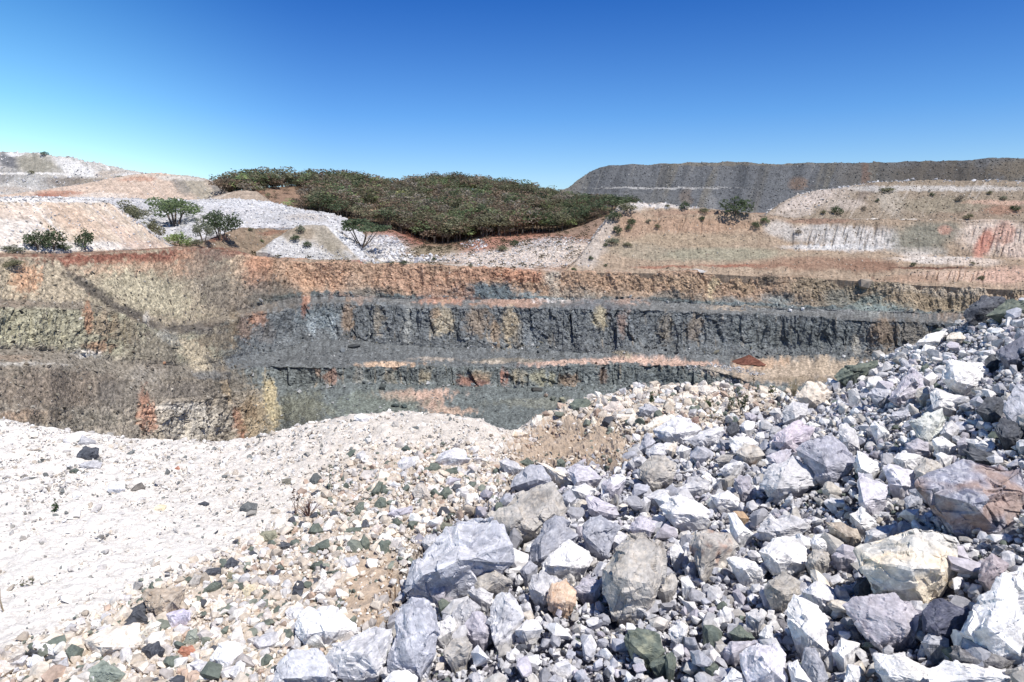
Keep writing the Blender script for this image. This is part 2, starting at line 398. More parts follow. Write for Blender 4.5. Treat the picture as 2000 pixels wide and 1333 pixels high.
PITB = [
 # left wall
 (60, 515, 90, 8, (150, 135, 110)), (250, 506, 190, 12, (146, 80, 54), .95), (400, 494, 90, 10, (140, 76, 52), .95), (300, 528, 150, 20, (190, 142, 102)), (365, 512, 30, 26, (202, 150, 104)),
 (270, 572, 100, 48, (172, 160, 124)), (330, 595, 60, 30, (176, 160, 120)), (415, 530, 55, 60, (140, 128, 108)), (440, 575, 60, 30, (132, 120, 102)), (47, 548, 30, 30, (206, 142, 86)), (30, 595, 60, 7, (150, 130, 106)),
 (190, 572, 80, 13, (106, 97, 84), .95, 32), (262, 618, 56, 10, (100, 92, 82), .95, 30), (300, 575, 95, 34, (190, 176, 136), .9, 18), (380, 640, 80, 8, (98, 92, 84), .9, -6),
 (505, 516, 30, 20, (196, 128, 84)), (500, 545, 26, 24, (160, 110, 80)), (535, 572, 60, 26, (102, 98, 92)), (560, 590, 70, 12, (98, 94, 88)), (470, 600, 70, 16, (126, 114, 98)),
 (80, 640, 90, 34, (164, 158, 124)), (20, 640, 40, 26, (176, 170, 132)), (168, 622, 8, 34, (178, 112, 66)), (200, 640, 26, 30, (152, 124, 90)), (245, 650, 30, 24, (134, 118, 92)), (190, 678, 30, 12, (160, 112, 74)),
 (284, 622, 7, 13, (204, 192, 172)), (300, 690, 60, 40, (126, 114, 98)), (335, 662, 34, 12, (160, 156, 140), .9, 25), (385, 694, 46, 24, (190, 172, 134), .95, 38), (440, 735, 60, 9, (104, 100, 92), .9, 42), (420, 660, 40, 30, (122, 104, 82)), (400, 648, 30, 10, (108, 104, 98)),
 (170, 690, 26, 9, (198, 194, 184)), (40, 712, 95, 4, (184, 178, 164)), (20, 700, 60, 7, (150, 126, 100)), (100, 760, 130, 40, (130, 113, 94)), (240, 770, 60, 30, (112, 106, 96)), (60, 815, 90, 12, (150, 118, 86)), (150, 820, 90, 22, (118, 112, 96)), (280, 735, 30, 22, (140, 132, 118)),
 (375, 828, 75, 36, (186, 176, 156), .9), (350, 797, 60, 9, (196, 188, 172)), (385, 765, 80, 18, (122, 112, 96), .9), (284, 795, 14, 46, (182, 118, 78)), (300, 812, 8, 30, (196, 130, 86)), (350, 765, 70, 16, (126, 116, 102)), (465, 830, 12, 46, (156, 100, 66), .8, -12), (500, 812, 36, 50, (166, 142, 98)), (528, 782, 14, 46, (184, 166, 116), .9, -10), (485, 800, 18, 20, (120, 96, 66)), (450, 745, 40, 30, (124, 114, 96), .8, 40), (440, 760, 10, 36, (170, 146, 106), .8, -20), (415, 735, 40, 9, (104, 108, 110)),
 # upper orange wall
 (585, 535, 30, 30, (200, 140, 98)), (640, 545, 60, 30, (202, 140, 100)), (600, 560, 12, 40, (206, 146, 102)), (700, 560, 30, 28, (196, 150, 118)), (720, 578, 40, 14, (130, 118, 108)), (790, 545, 70, 26, (194, 134, 98)), (870, 570, 70, 22, (192, 130, 94)), (950, 540, 90, 16, (190, 124, 86)), (1010, 540, 50, 14, (200, 122, 78)),
 (960, 573, 66, 17, (104, 112, 118), .95), (1030, 578, 16, 8, (128, 134, 138)), (905, 575, 14, 14, (196, 132, 94)), (1000, 594, 70, 6, (186, 138, 106)), (870, 590, 50, 7, (190, 132, 98)),
 (1078, 545, 16, 20, (206, 184, 166)), (1088, 568, 14, 24, (192, 164, 142)), (1085, 588, 40, 4, (206, 204, 200)), (1130, 575, 50, 18, (168, 142, 122)), (1160, 552, 80, 18, (188, 136, 98)), (1250, 555, 60, 20, (186, 138, 100)), (1225, 580, 50, 16, (176, 136, 108)),
 (1160, 598, 60, 7, (102, 106, 112)), (1330, 560, 60, 18, (184, 138, 98)), (1300, 582, 30, 14, (118, 112, 106)), (1393, 562, 10, 26, (212, 172, 124), .9, 12), (1430, 590, 40, 13, (112, 116, 118)), (1500, 548, 24, 14, (106, 92, 80)), (1450, 556, 24, 16, (176, 134, 94)), (1520, 588, 46, 16, (118, 120, 122)), (1515, 590, 16, 10, (144, 142, 138)), (1585, 565, 50, 18, (160, 128, 96)),
 (1640, 582, 34, 20, (124, 118, 110)), (1720, 604, 60, 14, (136, 140, 134), .95), (1690, 590, 40, 10, (128, 128, 120), .9, -20), (1690, 556, 12, 14, (158, 142, 122)), (1790, 590, 60, 22, (170, 134, 98)), (1860, 600, 60, 26, (158, 128, 96)), (1900, 568, 90, 12, (202, 168, 142)), (1790, 565, 60, 8, (206, 172, 144)), (1960, 590, 50, 20, (196, 150, 112)), (1440, 603, 60, 3, (168, 146, 118)),
 # dark face
 (625, 622, 46, 22, (122, 136, 140)), (650, 640, 8, 24, (160, 172, 176)), (610, 640, 7, 20, (156, 168, 172)), (480, 640, 24, 24, (146, 112, 84)), (502, 622, 14, 12, (178, 120, 76)), (520, 650, 22, 20, (108, 104, 100)), (595, 606, 7, 20, (160, 102, 74)), (455, 645, 10, 40, (140, 122, 90)), (680, 622, 12, 34, (162, 130, 94)), (745, 632, 9, 36, (146, 134, 112)), (797, 640, 7, 42, (164, 166, 158)), (820, 618, 30, 9, (118, 126, 130)), (865, 630, 22, 32, (178, 160, 122)), (850, 618, 9, 12, (166, 134, 96)), (935, 630, 24, 32, (152, 128, 98)), (965, 655, 10, 30, (160, 132, 96)), (995, 640, 15, 38, (186, 162, 116)), (1010, 655, 18, 24, (140, 126, 100)), (1035, 655, 26, 24, (122, 130, 134)), (1172, 622, 18, 20, (182, 164, 116)), (1188, 612, 7, 18, (78, 74, 80)), (1215, 632, 8, 24, (150, 118, 98)), (1300, 640, 14, 30, (134, 122, 102)), (1360, 640, 16, 30, (134, 118, 98)), (1480, 650, 70, 34, (104, 112, 112)), (1600, 655, 90, 34, (94, 102, 102)), (1676, 672, 12, 24, (150, 146, 134), .9), (1722, 650, 26, 34, (136, 112, 84), .8, 35), (1790, 652, 60, 24, (120, 110, 94)), (1740, 690, 60, 8, (130, 116, 98)),
 # bench road, sand and piles of fines
 (770, 713, 62, 6, (208, 170, 130), .95), (840, 703, 46, 4, (176, 160, 140)), (1000, 704, 70, 5, (146, 134, 112)), (960, 708, 40, 3, (190, 172, 146)), (1110, 710, 90, 4.5, (204, 164, 138), .95), (1230, 705, 110, 5, (202, 162, 136), .95), (1330, 709, 80, 4.5, (198, 158, 132), .95), (1215, 694, 20, 7, (172, 156, 120)), (1540, 726, 140, 22, (176, 154, 126), .97), (1650, 722, 90, 14, (178, 156, 126), .95), (1560, 740, 60, 6, (146, 126, 96)), (1480, 712, 60, 7, (192, 152, 112)), (1395, 722, 40, 7, (182, 166, 144)),
 # lower face and pit floor
 (650, 735, 20, 16, (160, 114, 88)), (620, 725, 10, 12, (150, 118, 92)), (700, 738, 14, 16, (140, 138, 128)), (835, 736, 14, 18, (158, 142, 106)), (760, 738, 16, 14, (128, 122, 104)), (920, 746, 28, 13, (160, 98, 70)), (938, 735, 16, 10, (150, 132, 100)), (985, 738, 9, 18, (176, 104, 66)), (1010, 735, 14, 12, (150, 140, 112)), (1055, 740, 24, 16, (156, 150, 112)), (1108, 745, 20, 13, (148, 116, 80)), (1170, 735, 10, 18, (126, 98, 80)), (1280, 740, 60, 16, (92, 102, 104)),
 (815, 776, 76, 8, (190, 152, 126), .95), (845, 790, 26, 16, (188, 150, 124), .95), (880, 804, 46, 8, (188, 154, 126), .95), (665, 818, 14, 4, (156, 96, 76)), (720, 795, 120, 24, (116, 126, 110), .6), (600, 800, 60, 30, (124, 126, 104), .7), (1050, 790, 90, 8, (128, 128, 108), .5),
]
paint(col, wx + 5 * fbm(Q * 1.5, 2), wy, PITB, n3 * .9 + n2 * .6 + .5 * fbm(Q * 1.7 + 8, 2), .75, .66)
# plateau beyond the rim
PLB = [(1000, 470, 150, 14, (172, 108, 78)), (830, 462, 70, 20, (156, 88, 62)), (900, 492, 120, 11, (176, 118, 88), .9, -12), (790, 455, 60, 8, (160, 100, 76)), (850, 492, 60, 14, (138, 124, 90)), (740, 490, 60, 30, (206, 202, 198)), (800, 508, 80, 8, (214, 208, 200)), (1000, 506, 150, 18, (200, 184, 168)), (1080, 485, 90, 20, (198, 182, 166)), (760, 515, 120, 4, (140, 130, 104)), (920, 520, 120, 4, (190, 176, 160)), (600, 512, 60, 5, (150, 130, 104)), (1300, 529, 240, 4, (176, 146, 118)), (700, 515, 14, 8, (160, 98, 70))]
pm = r < 2.0
c2 = col[pm]; paint(c2, wx[pm], wy[pm], PLB, n3[pm], .5); col[pm] = c2
# stone by stone variation of the loose material
gr = fbm(Q * 2.6 + 70, 2); sp_ = facet(Q * 1.6, .0)
sp2 = facet(Q * np.array([2.6, 2.6, 1.5]) + 4, 0)
col *= np.clip(1 + .26 * gr + .34 * sp_ + .40 * sp2 + .16 * n3, .35, 1.9)[:, None]
upf = (sstep(1.95, 2.05, r) * sstep(3.0, 2.9, r) * sstep(440, 560, upx))[:, None]
col *= 1 - upf * np.array([.17, .055, .05])
col *= (1.5 - .10 * left + .22 * left * sstep(4.7, 5.1, r))[:, None]
o = pit.build('terrain', M_PIT, np.clip(col, .01, .85)); tag(o, kind='structure')

# ---- hills and dumps beyond the rim -------------------------------------------
def hill(name, x0, x1, n, rows, nv, base, blobs, amp=.5, freq=.25, gully=0.0, gdir=-.1, streak=None, mat=M_SOIL, rough_top=0.0, fade=True, flutes=()):
    px = cols_px(x0, x1, n)
    r0 = rows[0]; h = Net(px, rows, nv, jit=.6, jseed=x0 * .013)
    # a foot that runs on down into the ground below
    g0 = h.G[0].copy(); g0[:, 2] -= 7; g0[:, 1] += 1.5
    h.G = np.concatenate([g0[None], h.G]); h.R = np.concatenate([h.R[:1] - .02, h.R]); h.nr += 1
    h.V = h.G.reshape(-1, 3).copy(); h.r = h.R.ravel(); h.upx, h.upy, h.dep = proj(h.V)
    V0 = h.V.copy(); r = h.r
    e = np.minimum(1, np.minimum(h.upx - x0, x1 - h.upx) / 14) if fade else 1
    d = amp * fbm(V0 * freq, 4) + amp * .12 * facet(V0 * freq * 3)
    if gully:
        d = d - gully * np.abs(fbm(np.stack([(h.upx + gdir * h.upy) / 14, h.upy / 120, h.upx * 0], 1), 3))
    for cx, cy, rx, ry, am in flutes:                        # water-cut grooves running down the face
        m_ = sstep(1.25, .6, np.sqrt(((h.upx - cx) / rx) ** 2 + ((h.upy - cy) / ry) ** 2))
        xx_ = h.upx + 6 * fbm(V0 * .12, 2) + .25 * h.upy
        d = d - am * m_ * np.clip(perlin(np.stack([xx_ / 7, h.upy / 45, 0 * xx_], 1)) * 1.5 + .25 * perlin(np.stack([xx_ / 4, h.upy / 40, 0 * xx_ + 5], 1)), 0, 1.2)
    if rough_top:
        d += rough_top * np.clip(facet(V0 * .55) + .3, 0, 1) * np.exp(-((r - (len(rows) - 2)) / .3) ** 2)
    h.disp(d * np.clip(e, 0, 1))
    n3 = fbm(V0 * .25 + 9, 4); n2 = fbm(V0 * 1.0 + 3, 3)
    col = np.tile(C(*base), (len(V0), 1))
    if streak is not None:
        for sc, ang, c, th, st in streak:
            s = fbm(np.stack([(h.upx + ang * h.upy) / sc, h.upy / (sc * 14), h.upx * 0 + sc], 1), 3)
            m = sstep(th, th + .25, s) * st
            col = col * (1 - m[:, None]) + C(*c) * m[:, None]
    paint(col, h.upx + 7 * n3, h.upy + 3 * n3, blobs, n3 * .7 + n2 * .4, .5)
    col *= np.clip(1 + .28 * n2 + .14 * n3 + .2 * facet(V0 * 1.5, 0), .4, 1.7)[:, None]
    o = h.build(name, mat, np.clip(col, .01, .86)); tag(o, kind='structure')
    h.obj = o
    return h

HB = [((0), 'back', (60, -2))]
# right-hand dark dump on the skyline, in two lifts
J = hill('hill', 1078, 2500, 620, [
    ({1078: 384, 1130: 400, 1200: 414, 1500: 420, 2000: 420, 2500: 420}, 'Y', 330),
    ({1078: 382, 1130: 384, 1160: 376, 1185: 368, 1300: 366, 1500: 372, 1700: 374, 2000: 374, 2500: 374}, 's', .75),
    ({1078: 381, 1130: 380, 1160: 373, 1185: 366, 1300: 364, 1500: 370, 1700: 372, 2000: 372, 2500: 372}, 's', .10),
    ({1078: 379, 1100: 373, 1130: 352, 1165: 329, 1200: 323, 1300: 320, 1420: 316, 1500: 320, 1600: 318, 1750: 317, 1850: 314, 1950: 309, 2000: 308, 2500: 288}, 's', .75),
    (0, 'back', (90, 1)), (0, 'back', (60, -40))], [40, 4, 60, 6, 6], (108, 112, 117),
    [(1690, 345, 9, 34, (150, 92, 66), .7), (1560, 360, 20, 14, (150, 118, 92), .7), (1300, 367, 140, 1.6, (200, 198, 194), .7), (1400, 320, 200, 4, (140, 128, 106), .6), (1850, 345, 120, 34, (96, 87, 76), .8), (1700, 345, 80, 40, (108, 101, 90), .6), (1980, 330, 50, 20, (120, 106, 84), .7), (1250, 395, 90, 20, (112, 114, 114), .7), (1340, 385, 14, 16, (128, 112, 98), .7), (1390, 398, 14, 20, (150, 150, 148), .5)],
    amp=1.0, freq=.10, gully=.3, streak=[(34, .35, (128, 122, 108), .03, .7), (19, .3, (86, 90, 96), .03, .7), (9, .4, (160, 158, 152), .32, .4)], rough_top=.9)
# left-hand far dump on the skyline
A1 = hill('hill', -700, 462, 330, [
    ({-700: 385, 0: 385, 300: 385, 400: 388, 462: 390}, 'Y', 290),
    ({-700: 350, 0: 345, 100: 352, 200: 360, 300: 362, 400: 372, 462: 388}, 's', .5),
    ({-700: 284, 0: 296, 60: 298, 100: 303, 150: 310, 190: 318, 240: 330, 300: 338, 340: 341, 390: 347, 425: 358, 462: 387}, 's', .6),
    (0, 'back', (80, 1)), (0, 'back', (60, -40))], [30, 55, 6, 6], (206, 200, 190),
    [(70, 322, 50, 22, (160, 154, 134), .9, 10), (15, 312, 22, 16, (110, 112, 120), .9, 35), (30, 300, 20, 5, (242, 240, 238)), (150, 330, 50, 14, (236, 234, 230), .9, 25), (10, 345, 30, 14, (150, 146, 142)), (60, 352, 40, 12, (186, 184, 178)), (60, 338, 90, 2.5, (236, 232, 226)), (130, 356, 50, 12, (136, 124, 112)), (190, 355, 50, 8, (150, 134, 112)), (215, 342, 30, 10, (196, 178, 158)), (300, 342, 80, 5, (226, 224, 220)), (380, 350, 50, 6, (214, 210, 204)), (5, 372, 60, 8, (196, 180, 164))],
    amp=1.2, freq=.11, gully=.8, streak=[(10, -.8, (150, 150, 150), .1, .5), (8, -.8, (240, 238, 235), .12, .6)], rough_top=1.2)
A2 = hill('hill', -300, 462, 330, [
    ({-300: 396, 0: 394, 300: 393, 462: 393}, 'Y', 240),
    ({-300: 383, 0: 381, 60: 375, 110: 367, 150: 361, 200: 352, 240: 344, 290: 338, 350: 342, 395: 347, 425: 361, 462: 388}, 's', .6),
    (0, 'back', (30, 1)), (0, 'back', (30, -20))], [70, 6, 4], (220, 190, 162),
    [(390, 368, 50, 22, (178, 166, 142), .95, 35), (352, 362, 12, 26, (150, 142, 130), .8, -38), (425, 368, 10, 22, (136, 134, 130), .8, -40), (350, 348, 60, 5, (214, 204, 190)), (120, 378, 50, 6, (206, 140, 106)), (90, 384, 30, 5, (190, 112, 82)), (200, 382, 60, 6, (238, 218, 198)), (270, 350, 40, 5, (214, 160, 126)), (150, 368, 80, 4, (232, 200, 172))],
    amp=.7, freq=.15, gully=.6, gdir=-.9, streak=[(16, -.9, (236, 206, 180), .08, .7), (10, -.9, (196, 160, 134), .12, .6)])
A3 = hill('hill', 385, 530, 110, [
    ({385: 396, 530: 396}, 'Y', 228), ({385: 395, 400: 391, 430: 381, 452: 376, 478: 373, 500: 374, 512: 382, 530: 395}, 's', .65), (0, 'back', (10, .5)), (0, 'back', (14, -8))], [26, 4, 4], (188, 164, 138), [(420, 388, 40, 3, (214, 196, 174), .9, -20), (455, 371, 12, 3, (180, 92, 64))], amp=.5, freq=.2, gully=.4)
# wooded hill in the middle
FH = hill('hill', 400, 1260, 430, [
    ({400: 405, 500: 404, 560: 414, 640: 428, 700: 438, 760: 450, 800: 466, 850: 482, 900: 476, 950: 467, 1060: 460, 1130: 445, 1180: 425, 1260: 415}, 'Y', 225),
    ({400: 390, 440: 378, 480: 371, 520: 367, 600: 365, 700: 370, 760: 382, 800: 377, 860: 366, 940: 374, 1000: 384, 1060: 394, 1130: 402, 1260: 408}, 's', .2),
    (0, 'back', (120, 1)), (0, 'back', (100, -40))], [110, 8, 6], (134, 108, 78),
    [(545, 385, 70, 22, (168, 130, 100)), (470, 376, 40, 6, (170, 92, 64)), (720, 415, 40, 14, (172, 146, 112)), (820, 460, 60, 12, (150, 84, 60)), (1000, 458, 120, 6, (150, 92, 66))], amp=1.0, freq=.05)
# white rubble spread
B = hill('hill', -300, 745, 420, [
    ({-300: 440, 0: 440, 215: 455, 330: 486, 380: 470, 440: 455, 480: 448, 560: 445, 640: 446, 690: 472, 745: 512}, 'Y', {-300: 125, 330: 141, 480: 158, 640: 166, 745: 170}),
    ({-300: 386, 0: 386, 200: 387, 300: 389, 370: 391, 450: 389, 520: 395, 600: 413, 650: 421, 690: 440, 720: 470, 745: 510}, 's', .14),
    (0, 'back', (30, .3)), (0, 'back', (30, -8))], [110, 6, 4], (214, 212, 212),
    [(330, 430, 60, 20, (196, 194, 190), .6), (560, 425, 60, 12, (198, 198, 200)), (470, 400, 90, 8, (224, 224, 226)), (600, 425, 50, 8, (206, 196, 186)), (100, 388, 200, 3, (238, 234, 228)), (330, 476, 60, 12, (166, 150, 130)), (620, 445, 60, 6, (222, 222, 222)), (690, 420, 30, 6, (206, 170, 140))],
    amp=.7, freq=.3, streak=[(9, 0, (160, 162, 168), .15, .5), (5, .4, (240, 240, 240), .15, .5)], rough_top=.8)
# brown bank above the red rim
D = hill('hill', 330, 640, 230, [
    ({330: 492, 380: 488, 450: 494, 500: 503, 540: 509, 600: 514, 640: 516}, 'Y', {330: 122.5, 380: 130, 450: 141.8, 500: 146.8, 540: 149.8, 640: 151.6}),
    ({330: 490, 370: 482, 400: 473, 430: 462, 470: 448, 520: 445, 560: 443, 600: 447, 640: 470}, 's', .55),
    (0, 'back', (6, 0.2)), (0, 'back', (10, -6))], [70, 4, 4], (164, 136, 104),
    [(400, 488, 60, 6, (152, 82, 58)), (450, 475, 60, 10, (152, 128, 98)), (540, 455, 40, 5, (158, 108, 78)), (420, 465, 20, 8, (176, 110, 80)), (560, 475, 40, 20, (158, 138, 108))], amp=.5, freq=.3, gully=.3, streak=[(14, .2, (140, 124, 96), .1, .6)])
# grey-white tipped pile at the end of the spread
E = hill('hill', 500, 765, 240, [
    ({500: 494, 515: 493, 540: 502, 570: 510, 640: 515, 700: 516, 765: 518}, 'Y', {500: 146.5, 540: 149.5, 640: 151.5, 765: 153.5}),
    ({500: 493, 515: 484, 540: 466, 575: 446, 600: 441, 625: 440, 650: 447, 690: 472, 730: 505, 765: 517}, 's', .7),
    (0, 'back', (5, .1)), (0, 'back', (12, -8))], [80, 4, 4], (190, 176, 156),
    [(575, 492, 60, 22, (210, 208, 206), .97), (540, 476, 20, 16, (212, 210, 208), .97), (640, 500, 50, 14, (206, 204, 200), .9), (590, 455, 40, 12, (170, 150, 122), .9), (640, 470, 36, 20, (176, 164, 142), .9, 50), (655, 490, 10, 32, (158, 146, 122), .8, -50), (700, 492, 34, 9, (224, 224, 226), .97, 42), (665, 462, 40, 6, (226, 226, 228), .97, 42), (705, 512, 18, 5, (166, 104, 76), .9)], amp=.3, freq=.4, gully=.3, streak=[(8, -.8, (168, 170, 170), .2, .4)])
# pink tipped slope, front left
Cn = hill('hill', -700, 345, 330, [
    ({-700: 500, -300: 500, 0: 497, 100: 492, 200: 490, 270: 486, 345: 486}, 'Y', {-700: 62, -300: 74, 0: 92, 130: 101, 280: 116, 345: 126}),
    ({-700: 384, 0: 388, 60: 386, 120: 387, 180: 391, 215: 398, 250: 420, 290: 450, 325: 478, 345: 485}, 's', .62),
    (0, 'back', (14, .2)), (0, 'back', (16, -6))], [110, 10, 4], (228, 204, 174),
    [(150, 432, 70, 26, (230, 192, 156), .7, 30), (240, 455, 60, 14, (230, 194, 164), .7, 38), (30, 450, 60, 40, (238, 226, 212)), (100, 391, 150, 5, (242, 238, 232), .95), (40, 415, 60, 14, (240, 214, 188)), (150, 480, 130, 9, (234, 226, 216)), (60, 485, 90, 7, (232, 226, 220)), (100, 494, 150, 3, (176, 150, 120)), (280, 478, 50, 8, (222, 190, 164))],
    amp=.35, freq=.4, gully=.35, gdir=-.9, streak=[(18, -.9, (232, 196, 158), .1, .6), (11, -.9, (242, 232, 222), .1, .7), (6, -.9, (206, 170, 146), .3, .5)])
# right-hand terraced bank
H = hill('hill', 1105, 2500, 640, [
    ({1105: 533, 1200: 534, 1350: 535, 1500: 542, 1650: 548, 1800: 558, 2000: 567, 2500: 572}, 'Y', {1105: 151.5, 1500: 151.5, 1650: 149.5, 1800: 145.5, 2000: 137.5, 2500: 103}),
    ({1105: 531, 1150: 524, 1200: 515, 1320: 503, 1400: 498, 1500: 493, 1600: 491, 1700: 492, 1760: 502, 1850: 512, 2000: 520, 2500: 520}, 's', .5),
    ({1105: 530, 1150: 520, 1200: 510, 1320: 500, 1400: 495, 1500: 489, 1600: 486, 1700: 487, 1760: 494, 1850: 497, 2000: 503, 2500: 505}, 's', {1105: .5, 1450: .4, 1550: .2, 2500: .2}),
    ({1105: 528, 1130: 505, 1160: 465, 1190: 425, 1210: 402, 1240: 397, 1290: 397, 1320: 402, 1370: 406, 1420: 414, 1500: 421, 1560: 427, 1700: 429, 1850: 431, 2000: 433, 2500: 440}, 's', {1105: .75, 1400: .8, 1540: 1.3, 2500: 1.4}),
    (0, 'back', (40, .6)), (0, 'back', (40, -14))], [40, 10, 110, 8, 4], (184, 156, 124),
    [(1350, 440, 150, 20, (188, 146, 110), .8), (1320, 470, 160, 16, (184, 158, 122), .8), (1400, 497, 170, 14, (164, 158, 128), .85), (1480, 519, 120, 3.5, (170, 92, 60)), (1300, 522, 60, 3, (172, 108, 76)), (1600, 515, 150, 14, (172, 130, 98), .9), (1700, 520, 60, 12, (160, 116, 86)),
     (1150, 490, 40, 30, (206, 190, 174), .9, -58), (1180, 440, 24, 34, (204, 184, 166), .9, 20), (1230, 405, 36, 10, (216, 206, 196)), (1300, 402, 80, 6, (222, 212, 204), .95), (1230, 440, 30, 30, (190, 150, 116), .8), (1250, 490, 60, 16, (178, 160, 130), .8), (1340, 415, 80, 5, (178, 138, 108)), (1470, 425, 60, 6, (180, 150, 122)),
     (1520, 445, 30, 16, (206, 194, 182), .9), (1600, 455, 80, 18, (212, 202, 192), .95), (1670, 465, 90, 24, (216, 208, 200), .97), (1640, 483, 110, 7, (224, 220, 216), .97), (1600, 432, 70, 6, (168, 126, 100)), (1740, 470, 22, 18, (214, 206, 198), .95),
     (1800, 465, 60, 30, (146, 142, 122), .95), (1850, 450, 40, 18, (142, 136, 116), .9), (1845, 450, 14, 10, (208, 150, 122)), (1790, 490, 60, 8, (190, 180, 164)), (1940, 460, 70, 34, (238, 212, 190), .95), (1920, 475, 14, 32, (222, 140, 110), .95, 28), (1960, 455, 22, 26, (232, 170, 140), .8, 28), (1990, 490, 40, 16, (238, 206, 182)),
     (1830, 506, 90, 7, (228, 214, 200), .95), (1900, 512, 60, 7, (226, 204, 184)), (1790, 497, 30, 6, (220, 208, 196)), (1830, 523, 90, 3, (124, 78, 56), .95), (1870, 537, 90, 12, (222, 184, 154), .9), (1960, 540, 60, 20, (228, 178, 148), .9), (1780, 545, 60, 9, (190, 150, 116)), (1355, 530, 26, 3.5, (206, 202, 196))],
    amp=.6, freq=.18, gully=.4, flutes=[(1650, 462, 120, 26, 1.0), (1940, 470, 80, 32, .5), (1860, 537, 90, 12, .6), (1330, 440, 130, 24, .45)], streak=[(9, .25, (200, 168, 132), .1, .6), (13, .25, (150, 124, 96), .15, .5)])
I = hill('hill', 1490, 2500, 430, [
    ({1490: 428, 1560: 431, 1700: 432, 2000: 435, 2500: 442}, 'Y', {1490: 178, 2000: 172, 2500: 150}),
    ({1490: 427, 1510: 410, 1540: 394, 1570: 382, 1620: 374, 1680: 366, 1720: 361, 1780: 360, 2000: 378, 2500: 385}, 's', .62),
    ({1490: 426, 1510: 406, 1540: 389, 1570: 377, 1620: 369, 1680: 360, 1720: 355, 1780: 353, 1850: 353, 1920: 352, 2000: 354, 2500: 350}, 's', .5),
    (0, 'back', (30, .2)), (0, 'back', (40, -14))], [80, 20, 6, 4], (164, 144, 118),
    [(1580, 392, 70, 20, (212, 194, 180), .9, -20), (1640, 385, 40, 16, (190, 172, 154), .8, -45), (1690, 375, 12, 22, (140, 122, 108), .8, 40), (1660, 400, 30, 12, (204, 186, 170), .7), (1740, 395, 30, 22, (196, 182, 162), .7, 35), (1840, 400, 90, 18, (160, 146, 118), .8), (1950, 395, 70, 5, (214, 168, 138)), (1900, 420, 90, 8, (160, 134, 108)), (1820, 368, 200, 6, (206, 200, 194), .8), (1550, 415, 40, 8, (200, 182, 164)), (1700, 430, 240, 2.2, (222, 212, 198), .95), (1960, 410, 40, 10, (176, 126, 96))],
    amp=.6, freq=.2, gully=.55, gdir=.5, streak=[(10, .6, (142, 126, 102), .1, .6), (8, .6, (206, 190, 172), .2, .5)], rough_top=.8)

# far plain to the horizon
s = 9000
gx = np.array([[-s, 480, -6.5], [s, 480, -6.5], [s, s, -6.5], [-s, s, -6.5]], float)
M_PLAIN = material('plain', specks=((.02, .3), (.2, .25)), bump=(), use_col=False, base=tuple(C(140, 120, 90)))
o = mesh_obj('ground', gx, np.array([[0, 1, 2, 3]]), M_PLAIN); tag(o, kind='structure')
# ------------------------------------------------------------------ stones as raw material for heaps
def hull(P):
    bm = __import__('bmesh').new()
    vs = [bm.verts.new(p) for p in P]
    bmesh_ops.convex_hull(bm, input=vs)
    for v in [v for v in bm.verts if not v.link_faces]: bm.verts.remove(v)
    bm.verts.index_update()
    V = np.array([v.co[:] for v in bm.verts]); F = np.array([[v.index for v in f.verts] for f in bm.faces])
    bm.free()
    return V, F
import bmesh; bmesh_ops = bmesh.ops

def stone_proto(n, r_):
    P = r_.normal(size=(n, 3)); P /= np.linalg.norm(P, axis=1)[:, None]
    P *= (0.75 + .35 * r_.random((n, 1)))
    P *= np.array([1, .6 + .4 * r_.random(), .45 + .4 * r_.random()])
    V, F = hull(P)
    return V, F

_pr = np.random.default_rng(5)
PROTO_S = [stone_proto(9 + k % 4, _pr) for k in range(40)]
PROTO_M = [stone_proto(14 + k % 8, _pr) for k in range(40)]

def rots(n, r_, tilt=1.0):
    q = r_.normal(size=(n, 4)); q /= np.linalg.norm(q, axis=1)[:, None]
    if tilt < 1:
        a = r_.random(n) * 2 * np.pi; z = np.stack([np.cos(a / 2), 0 * a, 0 * a, np.sin(a / 2)], 1)
        t = q.copy(); t[:, 0] = np.abs(t[:, 0]) + (1 / tilt); t /= np.linalg.norm(t, axis=1)[:, None]
        w1, x1, y1, z1 = t.T; w2, x2, y2, z2 = z.T
        q = np.stack([w1*w2-x1*x2-y1*y2-z1*z2, w1*x2+x1*w2+y1*z2-z1*y2, w1*y2-x1*z2+y1*w2+z1*x2, w1*z2+x1*y2-y1*x2+z1*w2], 1)
    w, x, y, z = q.T
    return np.stack([np.stack([1-2*(y*y+z*z), 2*(x*y-z*w), 2*(x*z+y*w)], 1), np.stack([2*(x*y+z*w), 1-2*(x*x+z*z), 2*(y*z-x*w)], 1), np.stack([2*(x*z-y*w), 2*(y*z+x*w), 1-2*(x*x+y*y)], 1)], 1)

def scatter(name, P, S, colr, mat, protos, r_, sink=.25, tilt=.6):
    """many loose stones merged into one object"""
    n = len(P); k = r_.integers(0, len(protos), n); Rm = rots(n, r_, tilt)
    VV, FF, CC = [], [], []; off = 0
    for j, (V, F) in enumerate(protos):
        m = np.where(k == j)[0]
        if not len(m): continue
        W = np.einsum('nab,vb->nva', Rm[m], V) * S[m][:, None, None] + P[m][:, None, :]
        W[:, :, 2] += (S[m] * (.5 - sink))[:, None]
        FF.append((F[None] + (np.arange(len(m)) * len(V))[:, None, None] + off).reshape(-1, 3))
        c = np.repeat(colr[m][:, None], len(V), 1)
        c = c * (1 + .16 * (r_.random((len(m), len(V), 1)) - .5))
        VV.append(W.reshape(-1, 3)); CC.append(c.reshape(-1, 3)); off += len(m) * len(V)
    return mesh_obj(name, np.concatenate(VV), np.concatenate(FF), mat, np.clip(np.concatenate(CC), .01, .86))

